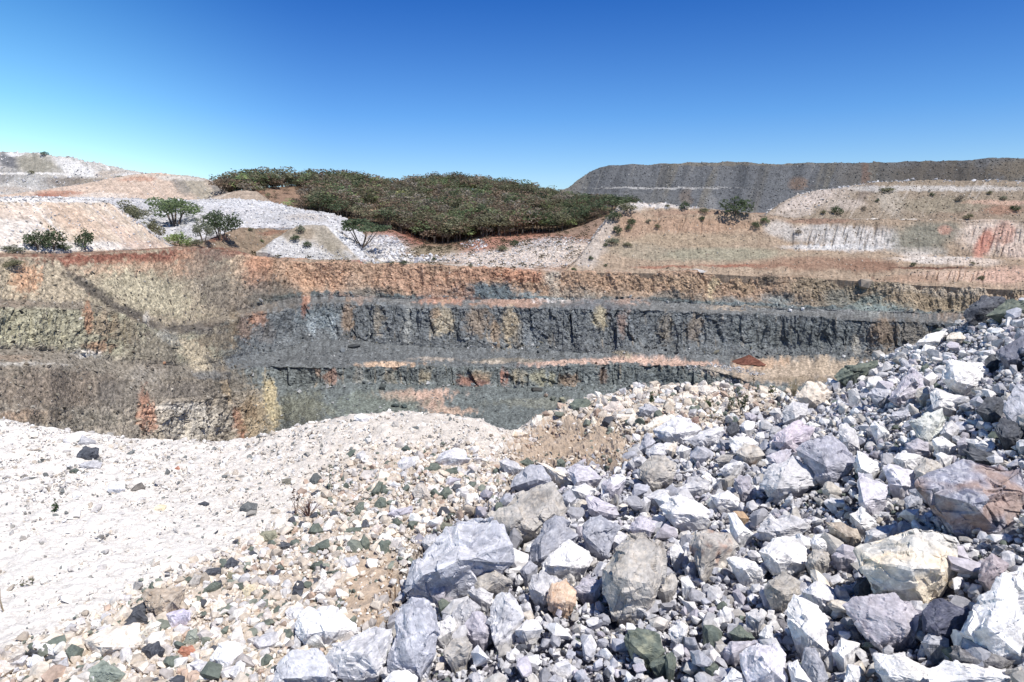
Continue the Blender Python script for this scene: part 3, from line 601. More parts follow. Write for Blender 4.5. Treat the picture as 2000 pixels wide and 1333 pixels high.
def pick(net, n, mask, r_):
    """random points of a sheet, even over its area in the world"""
    G = net.V.reshape(net.nr, net.nc, 3)
    A = np.linalg.norm(np.cross(G[1:, :-1] - G[:-1, :-1], G[:-1, 1:] - G[:-1, :-1]), axis=2)
    m = mask.reshape(net.nr, net.nc)[:-1, :-1]
    w = (A * m).ravel(); w /= w.sum()
    k = r_.choice(len(w), n, p=w)
    i, j = k // (net.nc - 1), k % (net.nc - 1)
    a = r_.random(n)[:, None]; b = r_.random(n)[:, None]
    P = G[i, j] * (1 - a) * (1 - b) + G[i + 1, j] * a * (1 - b) + G[i, j + 1] * (1 - a) * b + G[i + 1, j + 1] * a * b
    return P, i * net.nc + j

def palette(n, cols, wts, r_, var=.15):
    c = np.array([C(*q) for q in cols]); w = np.array(wts, float) / sum(wts)
    out = c[r_.choice(len(c), n, p=w)]
    return out * (1 + var * r_.normal(size=(n, 1)))

def inframe(net, pad=120):
    return (net.upx > -pad) & (net.upx < 2000 + pad)
_fr = np.random.default_rng(21)
def ell(net, cx, cy, rx, ry, ang=0):
    ca, sa = math.cos(math.radians(ang)), math.sin(math.radians(ang))
    dx, dy = net.upx - cx, net.upy - cy
    return (((dx * ca + dy * sa) / rx) ** 2 + ((-dx * sa + dy * ca) / ry) ** 2) < 1
WHITES = [(236, 234, 232), (214, 214, 218), (190, 190, 198), (226, 216, 200), (150, 152, 160)]
# white rubble: spread, valley, mound crests
parts = []
def wr(net, n, mask, lo, hi, a=2.0):
    P, k = pick(net, n, mask & inframe(net), _fr)
    u = _fr.random(n); S = lo * (1 - u * (1 - (lo / hi) ** a)) ** (-1 / a)
    parts.append((P, S))
wr(B, 5200, (B.r > -.01) & (B.r < 1.1), .14, .55)
wr(E, 1500, ell(E, 575, 492, 62, 22) | ell(E, 700, 490, 62, 12, 42) | ell(E, 640, 500, 50, 12), .12, .4)
pr_ = (pit.r > 0) & (pit.r < 2)
wr(pit, 700, pr_ & (ell(pit, 740, 490, 50, 30) | ell(pit, 800, 507, 70, 8)), .25, .9, 1.6)
wr(pit, 1700, pr_ & (ell(pit, 1010, 505, 150, 18) | ell(pit, 1090, 485, 90, 22)), .14, .45)
wr(pit, 90, pr_ & (ell(pit, 925, 478, 26, 10)), .3, .8, 1.6)
wr(H, 700, ell(H, 1290, 402, 85, 7) | ell(H, 1160, 480, 60, 22, -58) | ell(H, 1640, 484, 120, 7) | ell(H, 1840, 505, 90, 8), .14, .5)
wr(I, 1300, (I.r > 1.55) & (I.r < 3.2), .2, .85, 1.8)
wr(I, 350, ell(I, 1600, 390, 80, 22, -20), .14, .45)
wr(A1, 2600, (A1.r > .0) & (A1.r < 2.4) & ~ell(A1, 70, 322, 50, 22), .2, 1.0)
wr(A2, 500, (A2.r > .0) & (A2.r < 1.4), .15, .5)
wr(Cn, 1300, (Cn.r > .0) & (Cn.r < 1.4), .08, .34)
wr(Cn, 500, (Cn.r > .9) & (Cn.r < 1.4), .15, .4)
P = np.concatenate([a for a, b in parts]); S = np.concatenate([b for a, b in parts])
o = scatter('rubble', P, S, palette(len(P), WHITES, [5, 4, 3, 2, 1], _fr), M_FARROCK, PROTO_S, _fr)
tag(o, 'white limestone rubble strewn over the far spoil heaps and valley', 'rubble', kind='stuff')
# grey scree on benches, talus and pit floor
parts = []
rr = pit.r
wr(pit, 4200, (rr > 2.3) & (rr < 8.2) & (pit.upx < 500), .08, .45)
wr(pit, 9000, (((rr > 2.92) & (rr < 3.1)) | ((rr > 4.8) & (rr < 5.98)) | ((rr > 6.9) & (rr < 8.3))) & (pit.upx > 480) & ~ell(pit, 1540, 726, 140, 20), .08, .34)
wr(pit, 1500, (((rr > 4.75) & (rr < 5.1)) | ((rr > 6.8) & (rr < 7.08)) | ((rr > 2.85) & (rr < 3.05))) & (pit.upx > 480), .16, .8)
P = np.concatenate([a for a, b in parts]); S = np.concatenate([b for a, b in parts])
xx = proj(P)[0]
c = np.where((xx < 490)[:, None], palette(len(P), [(132, 120, 102), (110, 102, 92), (164, 154, 132), (96, 92, 86), (196, 188, 172)], [4, 3, 3, 2, 1], _fr), palette(len(P), [(104, 112, 116), (84, 92, 96), (142, 150, 152), (196, 198, 196), (138, 134, 112)], [4, 3, 3, 2, 1], _fr))
o = scatter('scree', P, S, c, M_FARROCK, PROTO_S, _fr)
tag(o, 'grey and brown broken rock littering the pit benches and floor', 'scree', kind='stuff')
parts = []
wr(H, 4200, (H.r > .05) & (H.r < 3.1), .09, .34)
wr(I, 2200, (I.r > .05) & (I.r < 1.7), .10, .4)
wr(D, 700, (D.r > .05) & (D.r < 1.1), .08, .3)
wr(pit, 2200, (pit.r > 1.1) & (pit.r < 2.9) & (pit.upx > 380), .08, .36)
P = np.concatenate([a for a, b in parts]); S = np.concatenate([b for a, b in parts])
o = scatter('loose_stones', P, S, palette(len(P), [(196, 172, 142), (164, 140, 114), (222, 208, 190), (140, 122, 102), (150, 150, 140)], [4, 3, 2, 2, 1], _fr), M_FARROCK, PROTO_S, _fr)
tag(o, 'tan loose stones scattered over the terraced banks above the pit', 'stones', kind='stuff')
# dark blocks on the right-hand skyline dump
parts = []
wr(J, 7500, (J.r > .2) & (J.r < 2.98), .2, .6)
wr(J, 260, (J.r > 2.9) & (J.r < 3.2), .3, 1.0)
P = np.concatenate([a for a, b in parts]); S = np.concatenate([b for a, b in parts])
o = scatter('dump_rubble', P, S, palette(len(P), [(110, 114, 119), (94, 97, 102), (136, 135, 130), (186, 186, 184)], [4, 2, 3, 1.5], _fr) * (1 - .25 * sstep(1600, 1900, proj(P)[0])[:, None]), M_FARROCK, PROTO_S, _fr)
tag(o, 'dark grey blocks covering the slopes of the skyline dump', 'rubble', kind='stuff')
# small tipped piles in the pit
def heap(name, px, py, Ylike, w, h, net, n, cols, label, cat, s=(.06, .25), kind=None):
    c = net.locate(px, py)
    ang = np.linspace(0, 2 * np.pi, 40, endpoint=False); rad = np.linspace(1, 0, 9)
    V = []; 
    for q in rad:
        rr_ = q * (1 + .16 * np.sin(3 * ang + px) + .1 * np.sin(5 * ang))
        V.append(np.stack([c[0] + np.cos(ang) * w * rr_, c[1] + np.sin(ang) * w * .8 * rr_, c[2] - .3 + (h + .3) * (1 - q ** 1.1) + 0 * ang], 1))
    V = np.concatenate(V); V += (fbm(V * .9, 3) * .22)[:, None] * np.array([.5, .5, 1])
    i = np.arange(9 * 40).reshape(9, 40)
    F = np.stack([i[:-1], np.roll(i[:-1], -1, 1), np.roll(i[1:], -1, 1), i[1:]], -1).reshape(-1, 4)
    cc = palette(len(V), cols, [1] * len(cols), _fr, .1)
    o = mesh_obj(name, V - c, F, M_SOIL, cc); o.location = c
    return tag(o, label, cat)
heap('dirt_pile', 1462, 706, 0, 3.2, 1.3, pit, 0, [(140, 80, 56), (126, 70, 50), (152, 92, 66)], 'red-brown dirt pile on the sandy haul road', 'dirt pile')
heap('gravel_pile', 1357, 529, 0, 2.6, .45, H, 0, [(206, 202, 198), (190, 186, 182)], 'low pale grey gravel pile on the rim above the orange face', 'gravel pile')
parts = []
wr(pit, 330, ell(pit, 1430, 718, 46, 6, 12) | ell(pit, 1360, 722, 26, 6, 10) | ell(pit, 1470, 727, 26, 4, 8) | ell(pit, 1428, 741, 16, 6), .12, .38)
P = np.concatenate([a for a, b in parts]); S = np.concatenate([b for a, b in parts])
o = scatter('spilled_rubble', P, S, palette(len(P), WHITES, [5, 4, 3, 1, 1], _fr), M_FARROCK, PROTO_S, _fr)
tag(o, 'white rubble spilled over the edge of the sandy haul road', 'rubble', kind='stuff')

# single blocks lying in the pit
_bp = np.random.default_rng(8)
for x, y, w_, h_, cc_, lab in [
  (692, 678, 24, 7, (70, 74, 76), 'flat black block on the dark bench below the blue-grey face'), (668, 688, 11, 10, (128, 136, 140), 'pale grey block on the dark bench beside the flat black block'), (747, 760, 13, 13, (84, 92, 90), 'dark egg-shaped boulder at the foot of the lower face'), (776, 794, 17, 6, (66, 80, 78), 'thin dark green slab on the pit floor near the orange puddle'), (789, 797, 14, 9, (76, 92, 90), 'dark green block touching the thin slab by the orange puddle'), (1048, 763, 24, 8, (78, 78, 74), 'dark flat slab on the pit floor under the lower face'),
  (1066, 776, 9, 9, (150, 130, 112), 'brown block first in a line of blocks on the pit floor'), (1080, 781, 12, 9, (112, 120, 108), 'grey-green block in the line of blocks on the pit floor'), (1098, 785, 14, 10, (150, 150, 120), 'yellowish block at the near end of the line on the pit floor'), (1543, 609, 7, 7, (226, 224, 222), 'white boulder on the bench above the dark cliff'), (1567, 607, 6, 7, (232, 230, 228), 'slightly taller white boulder beyond the first on the dark cliff bench'), (1690, 563, 24, 20, (160, 144, 124), 'big rounded tan boulder stuck in the upper brown wall'), (284, 632, 9, 20, (206, 196, 178), 'upright cream block at the corner of the left bench'), (162, 690, 14, 7, (214, 204, 184), 'cream flat rock at the foot of the olive rock face'), (1164, 711, 6, 5, (96, 70, 60), 'small dark lump on the pinkish haul road'), (320, 712, 9, 6, (186, 132, 88), 'orange-brown rock on the grey talus of the left wall')]:
    P = pit.locate(x, y); d_ = proj(P)[2]
    V, F = stone_proto(22, _bp); V = V / (V.max(0) - V.min(0)) * np.array([w_, w_ * .8, h_]) / FPX * d_
    V[:, 2] -= V[:, 2].min() + .1 * h_ / FPX * d_
    o = mesh_obj('boulder', V, F, M_FARROCK, np.tile(C(*cc_) * 1.3, (len(V), 1))); o.location = P
    tag(o, lab, 'boulder', 'blocks fallen onto the pit benches')
# ------------------------------------------------------------------ foreground: the platform and the heap we stand by
def at_z(px, py, z):
    d = ray(px, py); return np.array([0, 0, ZC]) + d * ((z - ZC) / d[..., 2])[..., None]
FGP = [(0, 1333, 0), (300, 1333, .02), (600, 1333, .06), (0, 1150, 0), (300, 1150, 0), (600, 1150, 0), (0, 1000, 0), (300, 1000, 0), (600, 1000, 0), (0, 900, .03), (300, 900, -.03), (500, 900, 0),
 (0, 824, .12), (60, 836, .08), (150, 852, 0), (300, 864, -.05), (420, 868, -.05), (550, 846, .03), (640, 820, .15), (720, 812, .2), (850, 812, .2), (930, 820, .15), (985, 846, .03), (1010, 860, -.08),
 (800, 900, .08), (700, 1000, 0), (850, 1000, .06), (950, 920, .05), (1000, 900, -.02), (1040, 824, .05), (1130, 795, .15), (1200, 770, .25), (1250, 762, .27), (1340, 762, .27), (1420, 756, .27), (1500, 766, .25), (1545, 774, .25),
 (1130, 870, -.02), (1200, 850, .05), (1230, 880, .05), (1300, 800, .24), (1400, 830, .2), (1300, 870, .15), (1500, 800, .25), (1570, 770, .3), (1640, 744, .4), (1700, 708, .5), (1800, 666, .78), (1880, 622, 1.1), (1960, 597, 1.3), (2000, 597, 1.3),
 (1250, 950, .2), (1100, 950, .1), (1000, 970, .06), (900, 1050, .1), (800, 1200, .08), (760, 1333, .1), (1000, 1333, .16), (1000, 1150, .14), (1250, 1150, .25), (1250, 1333, .25), (1500, 1333, .33), (1500, 1150, .38), (1500, 1000, .36), (1450, 900, .3), (1600, 950, .5), (1600, 850, .42), (1700, 800, .6), (1800, 1333, .5), (2000, 1333, .6), (1800, 1100, .6), (2000, 1100, .8), (1800, 950, .68), (2000, 950, .9), (1850, 800, .8), (2000, 800, 1.05), (1900, 700, .98), (2000, 700, 1.2)]
cpt = np.array([at_z(a, b, c) for a, b, c in FGP])
cpt = np.concatenate([cpt, np.array([(-12, 3, 0), (-12, 7.5, 0), (-20, 5, 0), (12, 3, 1.4), (12, 8, 1.6), (20, 5, 1.8), (8, 0, 1.2), (0, -.5, .1), (-4, -.5, 0), (-12, -1, 0), (12, -1, 1.2), (6, 11, 1.2), (0, 12, 0), (-6, 12, 0)])])
def _tps(r2): return np.where(r2 > 1e-12, r2 * np.log(r2 + 1e-12), 0)
_n = len(cpt); _A = np.zeros((_n + 3, _n + 3))
_d = ((cpt[:, None, :2] - cpt[None, :, :2]) ** 2).sum(-1)
_A[:_n, :_n] = _tps(_d) + np.eye(_n) * .35
_A[:_n, _n] = 1; _A[:_n, _n + 1:] = cpt[:, :2]; _A[_n, :_n] = 1; _A[_n + 1:, :_n] = cpt[:, :2].T
_w = np.linalg.solve(_A, np.concatenate([cpt[:, 2], np.zeros(3)]))
# the lip where the ground breaks away into the pit
LIP = np.array([at_z(a, b, c) for a, b, c in FGP[12:24] + FGP[29:37] + FGP[44:51]])
LIP = LIP[np.argsort(LIP[:, 0])]
def lip(x): return np.interp(x, np.concatenate([[-30], LIP[:, 0], [9, 30]]), np.concatenate([[8.5], LIP[:, 1], [8.2, 8.2]]))
def ground(x, y):
    x = np.asarray(x, float); y = np.asarray(y, float)
    sh = x.shape; x = x.ravel(); y = y.ravel()
    out = np.zeros(len(x)); L = lip(x) + .12 * fbm(np.stack([x * 1.3, x * 0, x * 0], 1), 2)
    ye = np.minimum(y, L + .25)
    for a in range(0, len(x), 40000):
        q = np.stack([x[a:a + 40000], ye[a:a + 40000]], 1)
        r2 = ((q[:, None] - cpt[None, :, :2]) ** 2).sum(-1)
        out[a:a + 40000] = _tps(r2) @ _w[:_n] + _w[_n] + q @ _w[_n + 1:]
    over = np.maximum(0, y - L)
    out -= .78 * np.sqrt(over * over + .04) - .78 * .2
    return out.reshape(sh)

_gx = np.linspace(-11, 11, 56); _gy = np.linspace(.2, 12, 48)
# fast lookup grid
LX = np.linspace(-14, 14, 561); LY = np.linspace(0, 14, 281)
LZ = ground(*np.meshgrid(LX, LY, indexing='ij'))
def zat(x, y):
    fx = np.clip((np.asarray(x) - LX[0]) / (LX[1] - LX[0]), 0, len(LX) - 1.001); fy = np.clip((np.asarray(y) - LY[0]) / (LY[1] - LY[0]), 0, len(LY) - 1.001)
    i = fx.astype(int); j = fy.astype(int); a = fx - i; b = fy - j
    return LZ[i, j] * (1 - a) * (1 - b) + LZ[i + 1, j] * a * (1 - b) + LZ[i, j + 1] * (1 - a) * b + LZ[i + 1, j + 1] * a * b
def hit(px, py):
    """where the view ray through a picture point first meets the foreground"""
    d = ray(px, py); t = np.linspace(1.2, 12, 1600)
    P = np.array([0, 0, ZC]) + d * t[:, None]
    m = np.where(P[:, 2] < zat(P[:, 0], P[:, 1]))[0]
    return P[m[0]] if len(m) else None

def inpoly(px, py, poly):
    px = np.asarray(px); py = np.asarray(py); c = np.zeros(px.shape, bool); n = len(poly)
    for i in range(n):
        x1, y1 = poly[i]; x2, y2 = poly[i - 1]
        m = ((y1 > py) != (y2 > py)) & (px < (x2 - x1) * (py - y1) / (y2 - y1 + 1e-9) + x1)
        c ^= m
    return c
Z_HEAP = [(1000, 930), (1130, 900), (1230, 905), (1330, 845), (1500, 795), (1560, 755), (1640, 730), (1700, 695), (1800, 645), (1880, 600), (1960, 570), (2300, 540), (3500, 1333), (3500, 2500), (400, 2500), (560, 1333), (640, 1270), (760, 1210), (790, 1100), (850, 1020), (960, 980)]
Z_TAN = [(-600, 1400), (0, 1275), (170, 1215), (330, 1140), (480, 1075), (560, 1025), (620, 960), (700, 915), (850, 875), (980, 900), (1000, 930), (960, 980), (850, 1020), (790, 1100), (760, 1210), (640, 1270), (560, 1333), (400, 2500), (-2500, 2500)]
Z_BERM = [(1040, 826), (1130, 780), (1250, 745), (1420, 738), (1540, 764), (1560, 755), (1500, 795), (1330, 845), (1230, 862), (1180, 822), (1100, 818)]
Z_HOLE = [(1010, 860), (1040, 826), (1100, 818), (1180, 822), (1240, 862), (1230, 905), (1130, 900), (1000, 925), (985, 880)]

# ground sheet: fine near the viewer
th = np.linspace(math.radians(-64), math.radians(64), 900)
rd = np.concatenate([np.geomspace(.9, 10.5, 520), np.geomspace(10.7, 62, 60)])
TH, RD = np.meshgrid(th, rd)
X = RD * np.sin(TH); Y = RD * np.cos(TH) + .0
Z = ground(X, Y)
Vg = np.stack([X.ravel(), Y.ravel(), Z.ravel()], 1)
gpx, gpy, gd = proj(Vg)
def zones(px, py):
    h = inpoly(px, py, Z_HEAP); t = inpoly(px, py, Z_TAN) & ~h; b = inpoly(px, py, Z_BERM) & ~h; o_ = inpoly(px, py, Z_HOLE) & ~h & ~b
    return h, t, b, o_
n1 = fbm(Vg * 1.1, 4); n2 = fbm(Vg * 5, 4); n3 = fbm(Vg * 16, 3)
_j = np.random.default_rng(2).normal(size=(2, len(Vg)))
h_, t_, b_, o_ = zones(gpx + 22 * n1 + 16 * n2 + 16 * _j[0], gpy + 14 * n1 + 10 * n2 + 11 * _j[1])
cg = np.tile(C(236, 229, 218), (len(Vg), 1))
tanw = sstep(80, 760, gpx + 90 * n1) * sstep(1150, 900, gpy)
cg = cg * (1 - .55 * tanw[:, None]) + C(206, 190, 170) * .55 * tanw[:, None]
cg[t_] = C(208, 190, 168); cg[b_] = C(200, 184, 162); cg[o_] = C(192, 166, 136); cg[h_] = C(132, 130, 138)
soil = sstep(1.25, .6, np.sqrt(((gpx - 725) / 60) ** 2 + ((gpy - 1150) / 85) ** 2) + .5 * n2)
cg = cg * (1 - soil[:, None]) + C(206, 178, 146) * soil[:, None]
over = sstep(.6, 3, Vg[:, 1] - lip(Vg[:, 0]))
cg = cg * (1 - over[:, None]) + C(176, 164, 146) * over[:, None]
cg *= 1.2
cg *= np.clip(1 + .14 * n2 + .22 * n3 + .10 * n1, .5, 1.4)[:, None]
rough = np.where(o_, 1.6, 1.0) * np.where(h_, 3.0, 1.0)
Vg[:, 2] += rough * (.018 * n2 + .010 * n3 + .012 * fbm(Vg * 3, 2)) * np.clip(gd / 3, .5, 3) + np.where(o_, .035 * facet(Vg * 7, .6) + .03 * fbm(Vg * 3, 3), 0)
ii = np.arange(Vg.shape[0]).reshape(TH.shape)
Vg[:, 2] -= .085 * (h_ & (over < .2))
Fg = np.stack([ii[:-1, :-1], ii[:-1, 1:], ii[1:, 1:], ii[1:, :-1]], -1).reshape(-1, 4)[:, ::-1]
o = mesh_obj('ground', Vg, Fg, M_FG, np.clip(cg, .02, .86)); tag(o, kind='structure')

# ------------------------------------------------------------------ the boulders and stones one can tell apart
CROPS = dict(A=(700, 930, .3023), B=(1100, 900, .3), C=(1600, 600, .3), D=(1600, 950, .2874), E=(0, 1000, .25), F=(1300, 700, .225), G=(950, 800, .225), H=(1300, 1000, .25), I=(350, 1000, .25), J=(550, 780, .225), K=(1000, 700, .2), L=(1300, 560, .35), M=(0, 800, .4), P=(0, 0, 1))
# class -> main, second, vein/stain colours
KIND = {
 'W': ((230, 227, 226), (204, 203, 206), (242, 240, 238)), 'P': ((204, 202, 205), (172, 172, 180), (226, 224, 224)),
 'B': ((174, 176, 188), (146, 150, 166), (212, 212, 220)), 'L': ((184, 178, 190), (154, 150, 166), (216, 212, 220)),
 'T': ((236, 222, 202), (212, 194, 172), (244, 236, 222)), 'S': ((186, 180, 172), (146, 140, 134), (208, 194, 174)),
 'G': ((104, 116, 104), (80, 92, 84), (136, 142, 118)), 'K': ((84, 88, 98), (60, 64, 74), (120, 124, 130)),
 'O': ((206, 124, 82), (170, 92, 60), (220, 160, 120)), 'Y': ((240, 222, 170), (224, 200, 150), (244, 236, 210)),
}
CNAME = {'W': 'chalk-white', 'P': 'pale grey', 'B': 'blue-grey', 'L': 'lavender-grey', 'T': 'cream', 'S': 'mottled grey-brown', 'G': 'dark green', 'K': 'charcoal', 'O': 'rust-orange', 'Y': 'pale yellow'}
BOULDERS = []
def b(crop, cls, pts, key=None, label=None, **kw):
    x0, y0, s = CROPS[crop]
    v = [float(q) for q in pts.replace(',', ' ').split()]
    if kw.get('ridge'): kw['ridge_px'] = [(x0 + a * s, y0 + c_ * s, f) for a, c_, f in kw['ridge']]
    BOULDERS.append(dict(poly=[(x0 + v[i] * s, y0 + v[i + 1] * s) for i in range(0, len(v), 2)], cls=cls, key=key, label=label, **kw))
# key = short name other labels lean on; label = full description
b('A','B','285,760 300,700 370,540 430,480 560,420 640,300 740,270 840,280 900,310 1000,440 1005,560 950,610 780,650 560,700 440,760 310,800','the domed blue-grey boulder','largest smooth blue-grey boulder, dome-topped, at the toe of the rock heap',ridge=[(600,400,.0),(840,400,.1),(660,540,.4),(420,640,.3)],c=((192,193,202),(166,169,182),(220,220,226)))
b('G','S','20,940 120,880 290,740 400,700 560,630 640,760 690,860 690,960 600,920 510,1000 420,1110 290,1130 180,1090 110,960','the overhanging grey-brown boulder','big grey-brown boulder overhanging a black gap behind the domed boulder')
b('G','B','360,1333 380,1210 500,990 600,920 700,980 780,1090 740,1160 600,1230 500,1333','the blue-grey pyramid rock','blue-grey pyramid-shaped rock with a white-edged peak and dark left face',ridge=[(610,1030,.3),(470,1130,.45),(480,1300,.4)])
b('P','W','1058,1105 1075,1085 1112,1056 1145,1072 1160,1095 1150,1110 1100,1116 1062,1112','the pale rock below the pyramid','pale rounded white rock lying against the blue-grey pyramid rock')
b('A','B','185,1250 200,1130 250,930 290,820 340,775 420,800 470,850 520,980 520,1050 470,1190 400,1290 330,1240 250,1230','the tall standing slab','tall blue-grey slab standing on end with a veined face and ragged foot',ridge=[(310,1120,.3),(440,1010,.35),(370,860,.12)])
b('P','P','635,1283 650,1260 688,1245 770,1225 742,1250 722,1290 745,1310 740,1325 660,1322','the wide veined slab','wide pale slab with grey veins beside the foot of the tall standing slab')
b('A','G','70,1190 140,1060 225,1010 215,1090 160,1240 130,1215',None,'dark green wedge shadowed between the wide veined slab and the tall standing slab')
b('A','W','160,1320 230,1260 310,1250 390,1300 380,1360 160,1360',None,'white stone lying at the ragged foot of the tall standing slab')
b('A','L','450,740 480,680 520,640 580,690 560,790 520,810')
b('A','W','520,940 620,910 640,980 620,1030 520,1050','the bright white block','bright white block wedged against the middle of the tall standing slab')
b('A','L','690,970 730,880 790,870 840,910 850,1030 820,1060 740,1060 700,1020')
b('A','P','850,850 890,770 960,745 1020,790 1070,910 960,1020 880,1080 850,960','the leaning pointed rock','pale pointed rock leaning with its tip down in front of the domed boulder')
b('A','S','745,690 790,620 880,610 960,650 1000,690 960,730 780,750',None,'rounded grey-brown rock resting against the front of the domed boulder')
b('A','S','580,710 610,640 670,620 740,680 680,740')
b('A','P','700,740 780,720 870,760 850,830 780,810')
b('A','G','515,810 545,790 600,820 555,885 520,870',None,'small dark green block above the bright white block')
b('A','P','1095,740 1120,640 1190,605 1290,670 1230,740 1210,810 1160,800','the round pale rock','round pale grey rock beside the orange-tan block')
b('A','B','1040,610 1110,540 1160,590 1080,665')
b('P','O','1067,1165 1078,1140 1105,1130 1125,1155 1125,1180 1085,1193 1068,1180','the orange-tan block','pale orange-tan block among the blue-grey rocks below the pyramid',c=((222,184,146),(196,152,116),(236,216,190)))
b('A','W','1010,1000 1080,930 1150,920 1190,990 1060,1045')
b('A','S','550,1130 600,1060 700,1030 740,1090 700,1190 580,1210')
b('A','P','600,890 640,830 720,790 790,850 700,910 640,1010')
b('B','S','250,700 290,640 400,540 430,470 520,460 660,540 670,640 620,800 580,920 480,1000 330,1020 290,980 260,850','the tan-speckled boulder','big boulder with a tan-speckled front face and white crown',ridge=[(430,560,.2),(600,560,.2),(420,780,.42),(540,800,.35),(300,740,.2)])
b('B','W','385,900 420,850 500,860 560,920 530,990 440,985',None,'round whitish stone resting against the front of the tan-speckled boulder')
b('G','B','820,1050 900,930 1000,910 1150,1010 1100,1130 1050,1275 900,1200 830,1110','the fractured grey rock','fractured blue-grey rock just behind the tan-speckled boulder')
b('B','W','630,300 700,240 790,230 900,270 970,340 970,410 870,400 740,420 650,350','the white oval boulder','large chalk-white oval boulder with thin cracks in the middle of the heap')
b('B','S','810,550 860,470 940,440 1090,470 1145,560 1050,620 900,760 870,680','the orange-faced rock','three-sided grey rock with an orange-stained front face',ridge=[(960,560,.35),(1060,560,.2),(900,540,.3)],stain=(196,132,92))
b('B','W','1060,640 1110,620 1250,660 1333,720 1280,770 1200,760 1100,700',None,'long white rock lying in front of the orange-faced rock')
b('G','S','1330,610 1330,520 1440,410 1560,390 1650,470 1620,600 1450,680','the dark-bottomed grey rock','grey rock with a dark underside perched behind the white oval boulder')
b('B','G','390,1160 420,1100 560,1100 620,1140 660,1240 570,1310 480,1230','the olive wedge','olive-green wedge with a pale front facet low on the heap',stain=(168,168,132))
b('B','G','560,1310 680,1255 740,1280 730,1345 570,1345',None,'grey-green stone lying in front of the olive wedge')
b('B','G','1080,1120 1150,1070 1260,1160 1160,1180','the dark green chip','dark green chip among white gravel in front of the long white rock')
b('B','L','1110,120 1180,95 1230,150 1230,230 1160,230')
b('B','W','690,1100 760,1040 810,1080 800,1160 740,1190 700,1160')
b('B','W','960,230 1070,190 1150,250 1140,300 1000,300')
b('B','W','1070,340 1110,340 1240,490 1140,520')
b('B','O','1105,330 1170,330 1215,380 1150,385',None,'small rust-tinged stone behind the orange-faced rock',c=((196,158,112),(170,130,90),(214,190,150)))
b('B','P','720,190 850,130 960,150 940,190 780,210','the flat pale slab','flat pale slab lying behind the white oval boulder')
b('B','L','150,230 190,225 350,310 380,360 220,350 160,310')
b('B','L','425,430 500,360 610,400 590,470 450,470')
b('B','S','600,850 640,780 710,725 740,770 720,850 650,880')
b('B','W','770,830 770,760 810,750 860,830 800,850')
b('B','L','245,240 250,150 330,90 410,130 350,200 310,250')
b('B','W','690,590 740,510 790,600 760,660 700,640')
b('B','P','310,510 380,465 420,490 360,570')
b('B','L','65,840 130,760 250,790 240,870 120,870')
b('G','L','700,530 760,470 900,490 1000,600 870,650 760,660','the purple-veined white rock','broad white rock with purple-grey veins at the edge of the brown soil',c=((204,200,212),(160,154,172),(226,224,228)))
b('G','P','110,450 160,425 270,470 320,520 240,585 160,520')
b('G','B','210,680 240,580 380,490 480,490 560,590 560,640 440,620 300,690','the rounded blue-grey rock','rounded blue-grey rock directly behind the overhanging grey-brown boulder')
b('G','T','440,460 520,470 690,560 740,650 640,610 570,600',None,'long cream rock slanting down from the brown soil bank')
b('G','G','270,460 350,420 420,460 400,490 310,490',None,'flat green stone at the foot of the brown soil bank')
b('G','G','610,440 650,425 690,460 650,500 615,490')
b('G','B','660,750 720,690 790,770 740,820 680,800')
b('G','W','740,700 860,640 950,700 890,760 840,770')
b('G','W','1000,780 1000,680 1080,580 1180,570 1210,600 1130,700 1080,770')
b('G','P','1380,760 1500,690 1590,700 1570,780 1480,810')
b('G','P','1310,850 1370,760 1430,790 1380,870')
b('G','B','1320,360 1360,240 1400,200 1470,280 1380,370',None,'dark blue-grey wedge at the foot of the great pale boulder')
b('G','P','1390,380 1450,300 1620,290 1560,390 1430,410')
b('G','W','1640,370 1690,300 1777,340 1720,385',None,'bright white chip in front of the great pale boulder')
b('G','T','1560,350 1600,300 1660,280 1640,370 1610,390')
b('K','P','1370,700 1560,590 1640,560 1740,590 1850,700 1700,830 1600,810 1440,800','the great pale boulder','great pale grey boulder with a ridged top behind the heap',ridge=[(1580,610,.1),(1600,740,.4),(1720,700,.2)])
b('K','T','1260,670 1380,600 1500,550 1560,590 1340,690 1270,720',None,'flat tan slab tilted up against the great pale boulder')
b('F','P','185,710 300,640 480,590 520,640 440,720 250,760',None,'low pale slab stretching down from the great pale boulder')
b('K','B','1230,480 1310,440 1400,470 1460,520 1350,580 1260,570',None,'blue-grey block on the stony rim behind the great pale boulder',c=((176,176,184),(130,132,142),(204,204,208)))
b('K','T','1010,590 1020,550 1240,530 1250,570 1150,590',None,'long flat cream rock on top of the brown soil bank')
b('K','T','880,500 960,420 1050,420 1100,490 1000,550 920,530','the pinkish cream boulder','pinkish cream boulder on the rim above the brown soil bank',c=((216,198,184),(184,166,156),(232,222,212)))
b('K','G','555,450 620,400 730,390 770,440 740,480 600,505','the dark green edge boulder','dark grey-green boulder sitting on the very edge of the pit')
b('K','T','185,680 190,610 240,555 295,550 300,600 240,680',None,'cream lump standing on the lip beside the brown soil bank')
b('K','T','1170,350 1190,300 1270,290 1280,350 1220,370')
b('F','T','285,290 320,230 440,250 470,290 400,340 340,330','the big cream rim rock','big cream rock on the rim before the sandy haul road',c=((214,202,188),(180,166,150),(232,222,208)))
b('K','P','1215,290 1240,235 1300,270 1260,300')
b('K','P','1045,300 1110,285 1120,330 1060,330')
b('K','W','1590,500 1600,430 1660,440 1655,500')
b('K','G','1750,480 1830,450 1850,500 1800,530')
b('K','O','1750,640 1760,580 1820,570 1830,620 1790,660',None,'red-brown round stone behind the great pale boulder',c=((158,122,106),(130,96,82),(186,152,136)))
b('K','T','1110,420 1140,380 1190,430 1170,460 1120,450')
b('K','P','1390,430 1400,390 1480,390 1540,430 1460,460')
